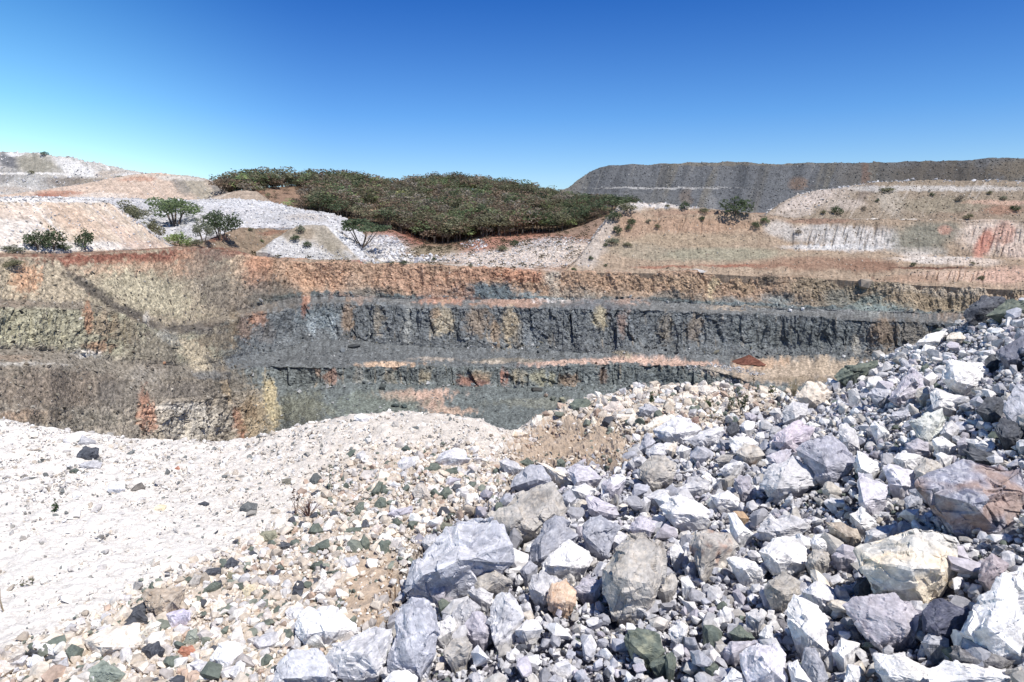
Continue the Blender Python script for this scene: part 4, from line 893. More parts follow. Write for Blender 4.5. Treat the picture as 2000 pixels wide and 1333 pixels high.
b('K','P','1660,320 1660,290 1740,290 1745,330')
b('K','T','0,760 20,700 90,690 155,740 110,770',None,'cream stone with a yellow stain on the lip above the brown soil',stain=(204,170,110))
b('F','T','1130,340 1180,270 1230,205 1350,205 1470,290 1370,350 1330,420 1200,390','the cream-topped boulder','large cream-topped boulder where the heap meets the rim',ridge=[(1260,260,.1),(1230,340,.3)],c=((226,210,188),(198,180,160),(240,230,216)))
b('F','P','1010,470 1100,370 1230,400 1210,490 1130,550 1020,560',None,'grey-white rock propping up the cream-topped boulder')
b('F','L','920,720 1060,590 1160,540 1310,600 1260,660 1130,720 1110,800 990,790','the pink-lavender boulder','pink-lavender boulder with a smooth sloping top',c=((204,190,202),(178,164,184),(222,214,222)),ridge=[(1150,640,.15),(1040,730,.4)])
b('F','B','1130,790 1250,680 1470,670 1490,780 1650,860 1640,950 1440,1080 1350,1050 1200,870','the flat-faced slab','huge blue-grey slab with a flat face tilted to the sky',c=((166,166,182),(140,142,158),(200,200,210)),ridge=[(1300,760,.15),(1400,940,.3),(1560,880,.15)])
b('F','P','830,1060 900,940 1000,930 1100,860 1350,1060 1280,1100 1060,1160 900,1200 830,1130','the shaded block','shaded block underneath the flat-faced blue-grey slab')
b('F','L','870,850 1000,800 1090,790 1080,880 1000,950 900,900',None,'lavender wedge lodged between the pink-lavender boulder and the shaded block')
b('F','S','610,820 680,740 820,770 860,840 740,890 660,870','the rust-bellied rock','grey rock with a rust-brown belly beside the pink-lavender boulder',stain=(150,112,82))
b('F','W','550,760 600,680 720,680 820,740 690,750 600,830')
b('F','P','1490,640 1500,580 1570,560 1640,620 1700,790 1600,790 1520,730','the tall faceted stone','tall pale faceted stone leaning behind the flat-faced slab')
b('C','W','240,1000 250,940 300,960 420,1030 340,1100 250,1070')
b('C','L','245,1070 400,1150 450,1160 440,1260 340,1320 260,1280','the lavender-white block','square lavender-white block below the end of the flat-faced slab',c=((206,202,214),(178,174,190),(226,224,230)))
b('C','L','415,1040 460,1020 610,1070 620,1190 540,1200 450,1150',None,'flat-faced whitish block beside the lavender-white block',c=((214,210,220),(184,180,194),(230,228,234)))
b('C','W','480,980 560,940 680,980 610,1060 520,1030')
b('F','S','430,880 500,830 600,850 580,910 480,910')
b('F','W','470,970 500,930 650,890 690,930 560,1010')
b('F','L','590,1090 640,1020 740,1020 740,1140 680,1190')
b('F','S','460,1050 560,1020 610,1030 540,1100')
b('F','L','680,480 730,470 800,500 760,540 700,530')
b('F','K','530,620 560,550 620,550 640,620 560,660')
b('F','W','640,590 690,540 780,550 760,620 680,640')
b('F','W','780,680 800,640 860,640 860,690 810,710')
b('F','W','900,470 940,430 1000,430 1000,490')
b('F','T','430,480 490,430 520,490 490,500')
b('C','W','305,520 320,460 360,450 400,450 430,520 340,530')
b('C','W','785,470 830,350 880,340 960,380 1060,360 1080,420 1040,520 960,540 850,500','the bowl-shaped white boulder','big bowl-shaped boulder with a gleaming white flat top and rounded dark underside')
b('C','L','450,600 540,480 600,390 660,440 690,520 560,580 490,610','the white-sided triangle rock','tall triangular rock with a lavender front and a white side',c=((200,194,208),(170,162,184),(232,230,232)))
b('C','W','670,460 740,420 775,450 720,500')
b('C','W','720,560 760,530 840,590 900,580 980,600 880,670 740,660',None,'long white rock directly in front of the bowl-shaped white boulder')
b('C','W','580,750 680,700 800,660 815,740 770,840 700,880 650,850','the tall greenish-white rock','tall greenish-white faceted rock above a dark hollow',c=((212,214,206),(176,182,176),(230,230,224)))
b('C','W','740,860 800,840 900,910 860,960 740,900')
b('C','L','560,890 640,850 730,900 740,950 650,970 570,930')
b('C','P','790,830 820,750 870,730 910,790 870,860')
b('C','B','1200,680 1220,590 1300,510 1345,520 1345,790 1260,740','the frame-edge boulder','large blue-grey boulder high on the heap, cut off by the frame')
b('C','K','1020,670 1100,590 1180,580 1210,620 1180,720 1100,730')
b('C','K','1140,800 1180,720 1290,760 1345,800 1300,880 1170,860')
b('C','B','1160,290 1220,240 1333,190 1345,370 1220,370 1170,330','the upper dark slab','dark blue-grey slab near the top of the heap',c=((116,120,140),(92,96,116),(150,152,166)))
b('C','K','1070,350 1120,310 1180,350 1160,390 1090,390')
b('P','K','1880,617 1892,598 1914,592 1916,581 1942,578 1976,584 1954,600 1940,613 1892,629','the white-capped black boulder','black boulder with a white cap on the crest of the heap')
b('P','G','1923,618 1965,588 1986,586 2010,595 2010,606 1982,604 1948,617',None,'dark green slab on the crest beside the white-capped black boulder')
b('L','G','945,500 970,470 1050,435 1180,415 1190,440 1060,490 1000,540 960,525','the dark green ridge rock','long dark green rock poking out over the sandy haul road')
b('C','B','310,560 360,530 470,540 460,600 380,620')
b('C','S','630,580 640,530 700,520 725,560 710,610 660,605')
b('C','B','455,710 480,680 580,670 600,710 500,740')
b('P','B','1792,938 1830,936 1858,903 1912,903 1996,918 2010,975 1990,1000 1955,1042 1920,1015 1850,1025 1825,985 1800,955','the crystalline boulder','huge blue-grey crystalline boulder with white patches and a rusty lower edge',stain=(176,136,108),ridge=[(1890,925,.1),(1900,985,.4),(1960,950,.2)],c=((150,152,172),(112,116,140),(216,214,220)))
b('C','S','640,1120 620,1060 690,980 760,1000 810,1050 760,1110')
b('C','W','760,960 790,945 875,970 820,1030 770,1000')
b('C','K','930,930 980,915 1130,950 1210,1010 1000,1010')
b('C','L','890,880 950,840 985,880 960,920 910,910')
b('C','W','1010,890 1060,865 1130,900 1080,935')
b('C','W','330,770 360,740 440,800 460,830 380,865')
b('C','W','660,290 690,240 760,260 740,300')
b('C','T','820,210 850,170 920,160 970,210 880,230')
b('C','W','640,230 720,170 830,150 800,230 720,235')
b('D','T','245,430 340,395 440,400 480,350 660,280 800,310 960,350 970,530 900,660 840,740 680,810 560,740 470,730 350,640 290,570','the big cream boulder','biggest cream boulder, knobbly and grey-flecked with a golden patch',stain=(236,214,176),c=((212,208,198),(168,168,164),(232,228,218)),ridge=[(640,360,.1),(620,560,.42),(800,560,.35),(400,520,.25)])
b('D','L','150,810 230,760 510,740 610,790 700,870 690,1010 600,1040 400,1080 310,1010','the lavender wedge','broad lavender wedge with a flat speckled top below the big cream boulder',ridge=[(420,800,.1),(560,930,.3)])
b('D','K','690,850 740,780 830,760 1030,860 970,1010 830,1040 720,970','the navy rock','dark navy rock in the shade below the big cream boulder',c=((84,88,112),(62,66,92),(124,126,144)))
b('D','W','980,1000 1060,830 1180,700 1250,600 1400,520 1405,1180 1260,1170 1100,1110','the glaring white boulder','glaring white boulder cut off by the frame beside the navy rock',ridge=[(1250,760,.2),(1150,960,.4),(1340,900,.3)])
b('D','L','1080,640 1110,500 1180,460 1290,530 1280,600 1160,660',None,'tan-lavender rock behind the glaring white boulder',c=((172,156,162),(140,126,134),(204,194,196)))
b('D','S','870,1140 900,1090 1080,1090 1180,1170 1330,1190 1240,1250 1000,1200',None,'flat dark slab tucked under the glaring white boulder',c=((120,118,122),(90,90,98),(170,166,160)))
b('D','B','690,1060 740,990 880,1040 880,1100 760,1110')
b('D','W','370,1150 560,1140 740,1240 750,1345 560,1345 400,1290')
b('D','W','740,1240 850,1185 1150,1220 1405,1300 1405,1345 750,1345',None,'broad white rock filling the lower corner below the dark slab')
b('D','S','40,240 130,240 260,290 290,360 270,410 200,360 70,290',None,'tan-brown stone beside the big cream boulder',c=((172,156,136),(132,118,104),(196,182,164)))
b('D','P','310,330 360,290 520,250 525,300 480,370 400,385 310,400')
b('D','W','210,190 290,140 410,260 330,310 250,270')
b('D','B','570,90 620,55 700,80 690,150 600,150')
b('H','W','950,770 1000,640 1180,740 1190,800 1290,880 1290,1110 1150,1060 1000,1000 960,940','the bright standing block','tall bright white block with a split face standing near the lavender wedge',ridge=[(1080,760,.2),(1110,960,.35)])
b('H','S','760,610 800,550 920,480 1050,550 1050,640 960,670 940,740 800,690',None,'brown-mottled rock leaning on the bright standing block')
b('H','P','1060,630 1140,550 1220,540 1310,600 1370,710 1240,760 1180,700')
b('H','W','580,1110 700,1030 860,1040 920,1120 950,1345 640,1345','the bulky white rock','bulky white lavender-tinged rock cut off by the lower frame edge',c=((220,216,226),(188,184,200),(236,234,238)))
b('H','P','620,790 720,780 780,820 750,880 680,860')
b('H','W','730,960 780,870 830,900 860,1020 800,1030')
b('H','P','715,150 760,70 960,20 1150,70 1090,150 960,200 830,190','the long wrinkled rock','long wrinkled pale grey rock beside the orange-faced rock')
b('H','W','720,310 830,220 1000,200 1110,290 1090,410 950,460 870,390 830,450','the broken white rock','broken white rock in front of the long wrinkled rock')
b('H','S','1090,410 1140,290 1240,290 1290,370 1260,440 1150,470')
b('H','W','1130,250 1160,170 1250,190 1340,290 1280,330 1180,270')
b('H','L','1290,340 1380,280 1460,310 1490,390 1310,370')
b('H','W','950,1180 1030,1150 1150,1345 990,1345')
b('H','W','1290,1090 1370,980 1530,1030 1470,1110 1380,1180')
b('H','W','430,1345 520,1220 600,1260 640,1345')
b('H','B','1060,1180 1090,1060 1170,1060 1180,1150 1280,1300 1200,1345')
b('H','W','1390,1345 1420,1190 1520,1210 1520,1300 1500,1345')
b('H','G','0,1250 0,1110 50,1090 90,1150 70,1240')
b('H','G','300,1210 380,1170 420,1210 360,1270')
b('H','L','460,1060 520,1010 720,1010 560,1130 500,1130')
b('H','K','1460,600 1500,520 1600,500 1600,660 1490,660')
# the platform side
b('E','T','650,1000 780,930 1080,880 1110,1010 1060,1060 860,1140 780,1130 690,1070','the cream block','large cream-white block at the edge of the white gravel')
b('E','K','955,870 1060,760 1110,770 1180,880','the dark pyramid','dark grey pyramid-shaped stone on top of the cream block',ridge=[(1065,790,.25)])
b('E','K','965,810 1000,760 1145,690 1150,770 1100,790 1000,820',None,'charcoal stone just behind the dark pyramid')
b('E','T','1110,640 1150,600 1450,590 1440,660 1400,760 1290,800 1240,850 1160,760','the grey-stained tan rock','tan rock with grey stains and a dark shadowed end',c=((206,182,152),(160,142,122),(226,210,188)))
b('E','L','1285,800 1430,760 1490,770 1490,860 1340,910','the purple-dusted stone','pale purple-dusted block in front of the grey-stained tan rock',c=((208,200,220),(182,170,200),(226,222,232)))
b('E','K','1105,1070 1160,1040 1240,1010 1290,1080 1230,1150 1180,1160',None,'charcoal stone beside the cream block and the orange stone')
b('E','G','1420,1040 1470,930 1530,910 1560,980 1510,1050',None,'grey-green stone standing behind the orange stone',c=((148,156,140),(116,126,112),(172,176,154)))
b('E','O','1385,1090 1420,1050 1500,1045 1540,1090 1500,1130 1430,1130','the orange stone','bright orange-red stone among cream stones')
b('E','G','670,1250 800,1165 870,1190 1000,1270 930,1345 720,1345','the pale green slab','large pale green slab near the bottom edge of the view',c=((150,164,148),(122,136,122),(172,182,162)))
b('E','W','640,1345 700,1270 755,1240 740,1345')
b('E','G','510,1090 560,1030 660,1070 640,1110 540,1165',None,'green stone touching the end of the cream block')
b('E','G','865,860 905,825 945,850 930,890 880,890')
b('E','W','720,950 870,870 860,910 790,955',None,'white sliver lying on the edge of the cream block')
b('E','T','1090,950 1200,830 1255,870 1240,950 1170,1005 1110,990')
b('E','W','300,1100 380,1050 510,1110 450,1140')
b('E','K','200,1110 240,1070 300,1090 250,1140')
b('E','W','210,1200 260,1110 340,1130 350,1190 270,1250')
b('E','P','20,1190 100,1140 220,1120 200,1180 150,1215')
b('E','K','340,1150 380,1120 440,1140 440,1170')
b('E','G','1265,1180 1300,1130 1400,1120 1400,1200 1340,1230')
b('E','P','440,1240 450,1180 530,1130 540,1200 490,1240')
b('E','T','470,1310 530,1250 640,1210 620,1260 500,1320')
b('E','K','1130,1345 1180,1310 1240,1290 1250,1345')
b('I','P','75,1190 140,1150 230,1180 230,1240 160,1280 90,1240')
b('E','T','0,1200 40,1140 180,1060 200,1090 60,1170')
b('I','W','910,900 930,800 1010,750 1200,750 1400,870 1390,940 1100,1020 980,1080 940,1010','the smooth white boulder','big smooth white boulder beside the brown soil patch',ridge=[(1050,830,.15),(1150,930,.35),(1000,960,.3)])
b('I','W','240,1150 290,1050 380,1000 470,1020 490,1090 400,1220 310,1250','the white slab by the orange stone','rounded white slab just beyond the orange stone')
b('I','W','365,1250 480,1160 510,1190 500,1280 430,1320')
b('I','P','580,1000 660,950 770,930 780,1000 740,1050 610,1075')
b('I','P','710,1345 760,1210 890,1090 1090,1060 1150,1130 1160,1240 1240,1310 1150,1345','the bluish bottom boulder','broad bluish-white boulder at the bottom, in front of the smooth white boulder',c=((206,208,216),(170,172,184),(226,226,230)))
b('I','G','640,1160 680,1105 740,1140 700,1200 640,1210',None,'green stone beside the bluish bottom boulder')
b('I','T','1030,630 1120,520 1200,510 1230,560 1220,655 1080,660','the triangular cream stone','triangular cream-white stone beside the brown soil patch',c=((220,210,198),(184,176,166),(236,230,222)))
b('I','K','340,420 410,350 465,390 460,430 390,455','the charcoal point','pointed charcoal stone at the border of the white gravel')
b('I','K','180,490 210,450 330,430 320,480 190,535',None,'flat dark slab beside the charcoal point')
b('I','G','140,630 280,540 330,560 290,600 180,645',None,'long dark green shard at the border of the white gravel')
b('I','S','70,570 120,480 180,490 160,560 100,610')
b('I','G','620,190 650,150 750,145 770,190 720,250 660,250','the olive block','olive-tan block at the top of the green stones',c=((150,148,116),(120,120,94),(172,166,132)))
b('I','K','755,275 790,235 860,240 870,265 800,290')
b('I','K','670,290 690,265 735,250 740,285')
b('I','G','1005,160 1040,100 1090,85 1130,150 1060,180')
b('I','G','1280,150 1310,130 1430,115 1420,150 1300,175')
b('I','K','1420,130 1430,70 1460,50 1490,110 1450,135')
b('I','G','1410,240 1440,170 1490,240 1450,300 1420,280')
b('I','Y','490,610 530,570 590,560 600,610 510,680',None,'pale yellow stone among the cream rubble')
b('I','P','1275,410 1290,360 1380,340 1410,390 1340,455',None,'two-tone grey and white stone above the triangular cream stone')
b('I','W','670,540 700,500 780,500 780,560 720,600')
b('I','W','830,770 860,740 960,740 980,770 920,850 840,850')
b('I','T','760,820 770,760 860,700 900,700 830,790')
b('I','P','870,1060 910,950 950,1020 950,1080 900,1090')
b('I','G','805,960 820,920 870,910 900,960 860,1040')
b('I','G','1020,430 1050,400 1120,375 1125,410 1060,460')
b('I','G','370,510 390,465 440,480 430,540 390,535',None,'olive pebble between the charcoal point and the long green shard',c=((146,142,110),(120,118,92),(166,160,128)))
b('I','G','440,560 500,550 500,590 480,620')
b('I','K','880,640 900,600 970,610 960,670 900,665')
b('J','P','1320,550 1380,470 1500,410 1600,440 1640,520 1540,580 1430,590','the half-buried pale lump','half-buried pale lump with fractured ribs in the gravel slope')
b('J','G','1410,620 1490,590 1570,590 1540,650 1460,655')
b('J','G','1270,600 1290,550 1350,555 1390,590 1300,625')
b('J','T','1130,800 1170,740 1220,730 1290,820 1310,880 1230,890 1160,850','the tan blocky stone','tan blocky stone with a black shadow at its side',c=((200,188,174),(166,154,142),(220,210,198)))
b('J','G','1360,830 1400,780 1450,755 1480,810 1430,875 1385,865')
b('J','K','1460,780 1500,735 1560,740 1570,790 1500,810')
b('J','L','920,1000 960,960 1130,930 1140,980 980,1030')
b('J','T','340,450 370,380 400,360 440,430 380,490',None,'egg-shaped cream stone alone on the fine gravel slope',c=((224,210,196),(196,182,170),(236,228,218)))
b('J','K','240,700 270,650 310,640 355,690 290,745 250,735','the six-sided grey stone','six-sided dark grey stone lying alone on the fine gravel',c=((112,118,116),(92,98,98),(136,140,136)))
b('J','G','5,720 15,690 80,685 80,720 40,740',None,'small square grey-brown stone on the fine gravel beside the six-sided grey stone',c=((140,134,116),(116,112,98),(160,154,136)))
b('J','W','630,150 690,120 770,150 760,180 710,210 650,185','the white lip rock','white rock standing on the lip of the gravel mound above the pit floor')
b('J','S','945,225 970,190 1020,195 1020,240 980,260',None,'round grey stone near the top of the gravel mound')
b('J','G','710,360 740,320 775,355 740,365')
b('J','T','920,450 960,400 1030,420 980,455')
b('J','G','770,820 840,710 880,720 860,810 800,840')
b('J','P','1000,560 1060,500 1160,500 1160,560 1040,640')
b('J','G','800,920 850,850 900,860 910,930 840,960')
b('J','T','1310,660 1340,640 1415,680 1400,740 1360,730')
b('J','L','1405,750 1460,680 1560,690 1460,740')
b('J','G','1375,1110 1400,1060 1480,1090 1470,1130 1410,1150',None,'olive stone just above the domed blue-grey boulder',c=((136,136,112),(112,112,92),(156,154,128)))
b('J','T','1155,1120 1190,1080 1250,1080 1250,1150 1200,1170')
b('J','P','1215,1240 1250,1180 1330,1170 1380,1220 1290,1300 1230,1280')
b('J','G','630,990 660,900 720,890 710,950 660,1020')
b('J','G','930,1080 1000,1020 1060,1080 980,1110')
b('J','G','1090,1090 1110,1055 1190,1060 1130,1130')
b('J','P','910,1110 970,1080 1020,1110 960,1150')
b('J','T','770,1130 830,1070 870,1110 820,1190',None,'pinkish cream stone among the green stones',c=((228,206,190),(204,182,168),(238,224,212)))
b('J','W','930,740 970,710 1040,740 1000,785')
b('J','G','860,810 880,760 960,790 930,830')
b('M','K','365,245 390,200 420,180 480,190 480,225 430,250','the lone charcoal boulder','lone charcoal boulder on the white gravel near the pit edge')
b('M','P','380,270 450,245 500,260 490,290 420,290',None,'pale slab in front of the lone charcoal boulder')
b('M','W','520,390 540,350 600,355 615,390 590,410 540,405','the white gravel block','white block lying out on the white gravel')
b('M','K','630,400 660,375 690,355 710,380 650,405',None,'dark brown flake beside the white block on the gravel',c=((120,112,104),(96,90,86),(150,140,128)))
b('M','K','1170,480 1210,445 1255,460 1255,490 1190,505','the dark gravel stone','dark grey stone at the foot of the gravel mound, near a dead weed',c=((108,112,112),(86,90,92),(136,138,136)))
b('M','K','965,460 1000,448 1025,460 1000,478')
b('M','W','305,150 330,140 345,160 320,172')
b('M','P','380,165 400,125 470,150 470,170 420,180')
b('M','Y','745,490 770,465 815,465 800,495',None,'yellowish flat stone half sunk in the white gravel')
b('M','G','335,300 370,285 385,295 350,310')
b('M','O','850,290 870,275 880,290 860,298',None,'small brick-orange stone on the white gravel')
BOULDERS = [q for q in BOULDERS if q]
# ------------------------------------------------------------------ build the stones that can be told apart
br = np.random.default_rng(3)
def subdiv(V, F):
    E = np.sort(np.concatenate([F[:, [0, 1]], F[:, [1, 2]], F[:, [2, 0]]]), axis=1)
    u, inv = np.unique(E, axis=0, return_inverse=True); inv = inv.ravel()
    n = len(F); m = len(V) + inv
    a, b_, c = m[:n], m[n:2 * n], m[2 * n:]
    V2 = np.concatenate([V, (V[u[:, 0]] + V[u[:, 1]]) / 2])
    return V2, np.concatenate([np.stack([F[:, 0], a, c], 1), np.stack([F[:, 1], b_, a], 1), np.stack([F[:, 2], c, b_], 1), np.stack([a, b_, c], 1)])
def vnorm(V, F):
    n = np.cross(V[F[:, 1]] - V[F[:, 0]], V[F[:, 2]] - V[F[:, 0]])
    N = np.zeros_like(V)
    for k in range(3): np.add.at(N, F[:, k], n)
    return N / (np.linalg.norm(N, axis=1)[:, None] + 1e-12)

_cam = np.array([0, 0, ZC]); FWD = np.array([0, cp, -sp])
RV, RF, RCOL, RINFO = [], [], [], []
for q in BOULDERS:
    poly = np.array(q['poly']); c = poly.mean(0); x0, y0 = poly.min(0); x1, y1 = poly.max(0)
    wpx, hpx = x1 - x0, y1 - y0
    base = None; yb = y1 - .02 * hpx
    for k in range(40):
        base = hit(np.clip(c[0], 3, 1997), yb)
        if base is not None: break
        yb += 4
    dep = (base - _cam) @ FWD
    size = math.sqrt(wpx * hpx) / FPX * dep
    thick = min(wpx, hpx * 1.25) / FPX * dep * .5
    dep0 = dep + thick * .04
    lean = .55
    hm = hpx / FPX * dep
    pts = []
    def put(px_, py_, fwd):
        up = (y1 - py_) / FPX * dep                       # higher parts lie further back
        dd = dep0 + lean * up - fwd
        r_ = ray(px_, py_); pts.append(_cam + r_ * (dd / (r_ @ FWD)))
    for px_, py_ in poly: put(px_, py_, br.normal() * .06 * thick)
    x_, y_, s_ = CROPS[[k for k in 'P'][0]]
    if q.get('ridge'):
        for rx, ry, fw in q['ridge_px']: put(rx, ry, fw * size)
    else:
        for k in range(4 if wpx * hpx > 900 else 3):
            a = br.random(); t = .25 + .45 * br.random(); v = poly[br.integers(len(poly))]
            put(*(c + (v - c) * t + np.array([0, .05 * hpx])), thick * (.35 + .45 * br.random()))
    for k in range(4):
        v = poly[br.integers(len(poly))]; pp = c + (v - c) * .55
        put(*pp, -thick * (.7 + .5 * br.random()))
    # foot sunk in the ground
    put(c[0] - .2 * wpx, y1 + .06 * hpx, -.8 * thick); put(c[0] + .2 * wpx, y1 + .06 * hpx, -.8 * thick); pts.append(pts[-1] + np.array([-.1 * wpx / FPX * dep, 0, -.12]))
    V, F = hull(np.array(pts))
    lv = 2 + (size * FPX / dep > 30) + (size * FPX / dep > 60) + (size * FPX / dep > 105) + (size * FPX / dep > 150)
    for k in range(lv):
        V, F = subdiv(V, F)
        if k == 0:                                         # break the straight hull edges a little
            N = vnorm(V, F); V = V + N * (br.normal(size=(len(V), 1)) * .018 * size)
    q.update(V=V, F=F, size=size, dep=dep, ctr=c, w=wpx, h=hpx, y1=y1)
# one pass of relief for all of them
AV = np.concatenate([q['V'] for q in BOULDERS]); cnt = [len(q['V']) for q in BOULDERS]
AN = np.concatenate([vnorm(q['V'], q['F']) for q in BOULDERS])
SZ = np.repeat([q['size'] for q in BOULDERS], cnt); ID = np.repeat(np.arange(len(BOULDERS)), cnt)
SE = br.random((len(BOULDERS), 3))[ID] * 60
U = AV / SZ[:, None]
rel = .06 * facet(U * 2.6 + SE, 1.15, .22) + .018 * facet(U * 7 + SE, 1.15, .22) + .016 * fbm(U * 8 + SE, 4) + .022 * fbm(U * 2 + SE, 2)
AV = AV + AN * (rel * SZ)[:, None]
# colour: stone, second stone, veins, dust, stains
m1 = fbm(U * 2.4 + SE + 5, 4); m2 = fbm(U * np.array([9, 9, 3]) + SE, 3); m3 = fbm(U * 22 + SE, 2)
vein = 1 - np.abs(fbm(U * np.array([3.5, 3.5, 2.0]) + SE * 1.3 + 2 * m1[:, None], 3)) * 6
kc = np.zeros((len(BOULDERS), 3, 3)); kb = np.ones(len(BOULDERS)); st = np.zeros((len(BOULDERS), 3)); hs = np.zeros(len(BOULDERS))
for k, q in enumerate(BOULDERS):
    kc[k] = [C(*v) for v in q.get('c', KIND[q['cls']])]
    kb[k] = 1 + .07 * br.normal()
    if q.get('stain'): st[k] = C(*q['stain']); hs[k] = 1
A_, B_, D_ = kc[ID, 0], kc[ID, 1], kc[ID, 2]
w1 = sstep(-.05, .45, m1)[:, None]; cc = A_ * (1 - w1) + B_ * w1
w2 = (sstep(.15, .5, m2) * .5)[:, None]; cc = cc * (1 - w2) + D_ * w2
w3 = (sstep(.35, .95, vein) * .55)[:, None]; cc = cc * (1 - w3) + D_ * w3
w4 = (sstep(.15, .55, m3 - .3 * m1) * .35)[:, None]; cc = cc * (1 - w4) + B_ * .8 * w4
w5 = (hs[ID] * sstep(.05, .4, fbm(U * 1.9 + SE + 11, 3) + .08) * .7)[:, None]; cc = cc * (1 - w5) + st[ID] * w5
cc *= kb[ID][:, None] * 1.34
# labels
def shape_word(q):
    a = q['w'] / q['h']
    return 'flat' if a > 2.0 else 'long' if a > 1.55 else 'upright' if a < .8 else ['angular', 'blocky', 'rough'][int(q['ctr'][0] * 7) % 3]
keys = [q for q in BOULDERS if q['key']]
used = set(q['label'] for q in BOULDERS if q['label'])
def relation(q, k):
    dx, dy = q['ctr'] - k['ctr']; n = k['key']
    if abs(dx) > abs(dy) * 1.2: return f"just {'left' if dx < 0 else 'right'} of {n}"
    return f"just {'behind' if dy < 0 else 'in front of'} {n}"
for q in BOULDERS:
    if q['label']: continue
    a = q['w'] * q['h']
    sz = 'large' if a > 6000 else 'middle-sized' if a > 2200 else 'small'
    ks = sorted(keys, key=lambda k: np.hypot(*(q['ctr'] - k['ctr'])))
    opts = [f"{sz} {CNAME[q['cls']]} {shape_word(q)} stone {relation(q, k)}" for k in ks[:2]]
    opts += [f"{CNAME[q['cls']]} {shape_word(q)} stone between {ks[0]['key']} and {ks[1]['key']}"]
    opts += [f"{CNAME[q['cls']]} {shape_word(q)} stone {relation(q, ks[0])}, towards {k['key']}" for k in ks[1:6]]
    opts += [f"{CNAME[q['cls']]} {shape_word(q)} stone {relation(q, k)}" for k in ks[2:6]]
    stem = lambda s: s.replace('small ', '').replace('middle-sized ', '').replace('large ', '')
    ok = [s for s in opts if s not in used and len(s.replace('-', ' ').split()) <= 16]
    q['label'] = ok[0]; used.add(ok[0])
off = 0
for q, n in zip(BOULDERS, cnt):
    V = AV[off:off + n]; cv = cc[off:off + n]; off += n
    org = np.array([*V.mean(0)[:2], V[:, 2].min()])
    o = mesh_obj('boulder' if q['w'] * q['h'] > 3500 else 'stone', V - org, q['F'], M_ROCK, np.clip(cv, .012, .86))
    o.location = org
    tag(o, q['label'], 'boulder' if q['w'] * q['h'] > 3500 else 'stone', 'boulders and stones of the quarry heap' if q['w'] * q['h'] > 3500 else 'stones lying on the heap and gravel')

# ------------------------------------------------------------------ everything smaller: loose rubble
gr_ = np.random.default_rng(17)
def rough_proto(n, r_, k):
    P = r_.normal(size=(n, 3)); P /= np.linalg.norm(P, axis=1)[:, None]; P *= .8 + .3 * r_.random((n, 1)); P *= np.array([1, .55 + .45 * r_.random(), .4 + .45 * r_.random()])
    V, F = subdiv(*hull(P)); V = V + vnorm(V, F) * (.07 * facet(V * 1.9 + k * 3.1) + .04 * fbm(V * 3 + k, 3))[:, None]
    return V, F
PROTO_L = [rough_proto(15 + k % 9, gr_, k) for k in range(40)]
def spots(n, xr, yr):
    x = gr_.uniform(*xr, n); y = gr_.uniform(*yr, n)
    z = zat(x, y); P = np.stack([x, y, z], 1)
    px_, py_, d_ = proj(P)
    n1 = fbm(P * 1.1, 3) ; n2 = fbm(P * 5, 2)
    g1, g2 = gr_.normal(size=(2, n))
    return P, px_, py_, d_, zones(px_ + 34 * n1 + 14 * n2 + 20 * g1, py_ + 20 * n1 + 8 * n2 + 14 * g2), n1, n2
def sizes(n, lo, hi, a):
    u = gr_.random(n); return lo * (1 - u * (1 - (lo / hi) ** a)) ** (-1 / a)
PC = np.array([q['ctr'] for q in BOULDERS])
def clear(P, S, px_, py_, d_):
    """not inside or right in front of one of the big stones"""
    ok = np.ones(len(P), bool)
    for q in BOULDERS:
        if q['w'] * q['h'] < 250: continue
        near = (np.abs(px_ - q['ctr'][0]) < q['w']) & (np.abs(py_ - q['ctr'][1]) < q['h'])
        if not near.any(): continue
        i = np.where(near)[0]
        pg = [tuple(q['ctr'] + (np.array(v) - q['ctr']) * .93) for v in q['poly']]
        bad = inpoly(px_[i], py_[i] - .6 * S[i] / d_[i] * FPX, pg) & (d_[i] < q['dep'] + q['size'] * .35)
        ok[i[bad]] = False
    return ok
def view(P, px_, py_): return (px_ > -700) & (px_ < 3600) & (py_ < 1900) & (P[:, 1] < lip(P[:, 0]) + .9) & (P[:, 1] > 1.0)

def rubble(name, label, n, zi, lo, hi, a, cols, wts, dens=None, protos=None, lod=.0036, sink=.3, mat=None, tilt=.8, lift=0.0, xr=(-7.5, 8.5), yr=(1.2, 9.2)):
    P, px_, py_, d_, zs, n1, n2 = spots(n, xr, yr)
    h, t, bm_, ho = zs
    m = {'heap': h, 'tan': t, 'berm': bm_, 'hole': ho, 'fine': ~(h | t | bm_ | ho)}[zi] & view(P, px_, py_)
    if dens is not None: m &= gr_.random(n) < dens(px_, py_, n1, n2)
    S = sizes(n, lo, hi, a) * .5
    m &= S > lod * d_ * .5
    P, S, px_, py_, d_ = P[m], S[m], px_[m], py_[m], d_[m]
    k = clear(P, S, px_, py_, d_)
    P, S = P[k], S[k]
    P[:, 2] += lift * gr_.random(len(P)) * S
    if zi == 'heap': P[:, 2] -= .075 - .5 * S
    return P, S, palette(len(P), cols, wts, gr_, .13) * 1.33
def emit(name, label, sets, protos, sink):
    P = np.concatenate([s[0] for s in sets]); S = np.concatenate([s[1] for s in sets]); c = np.concatenate([s[2] for s in sets])

    o = scatter(name, P, S, c, M_ROCK, protos, gr_, sink=sink, tilt=.9)
    return tag(o, label, 'rubble', kind='stuff')
HC = [KIND['W'][0], KIND['W'][1], KIND['P'][0], KIND['P'][1], KIND['B'][0], KIND['L'][0], KIND['S'][0], KIND['G'][0], KIND['T'][0], KIND['K'][0]]
HS = [3, 3, 4, 4, 3.4, 2.6, 2.2, .7, .9, .9]
HW = [5, 3.5, 4, 3, 2.4, 2, 1.6, .6, .8, .5]
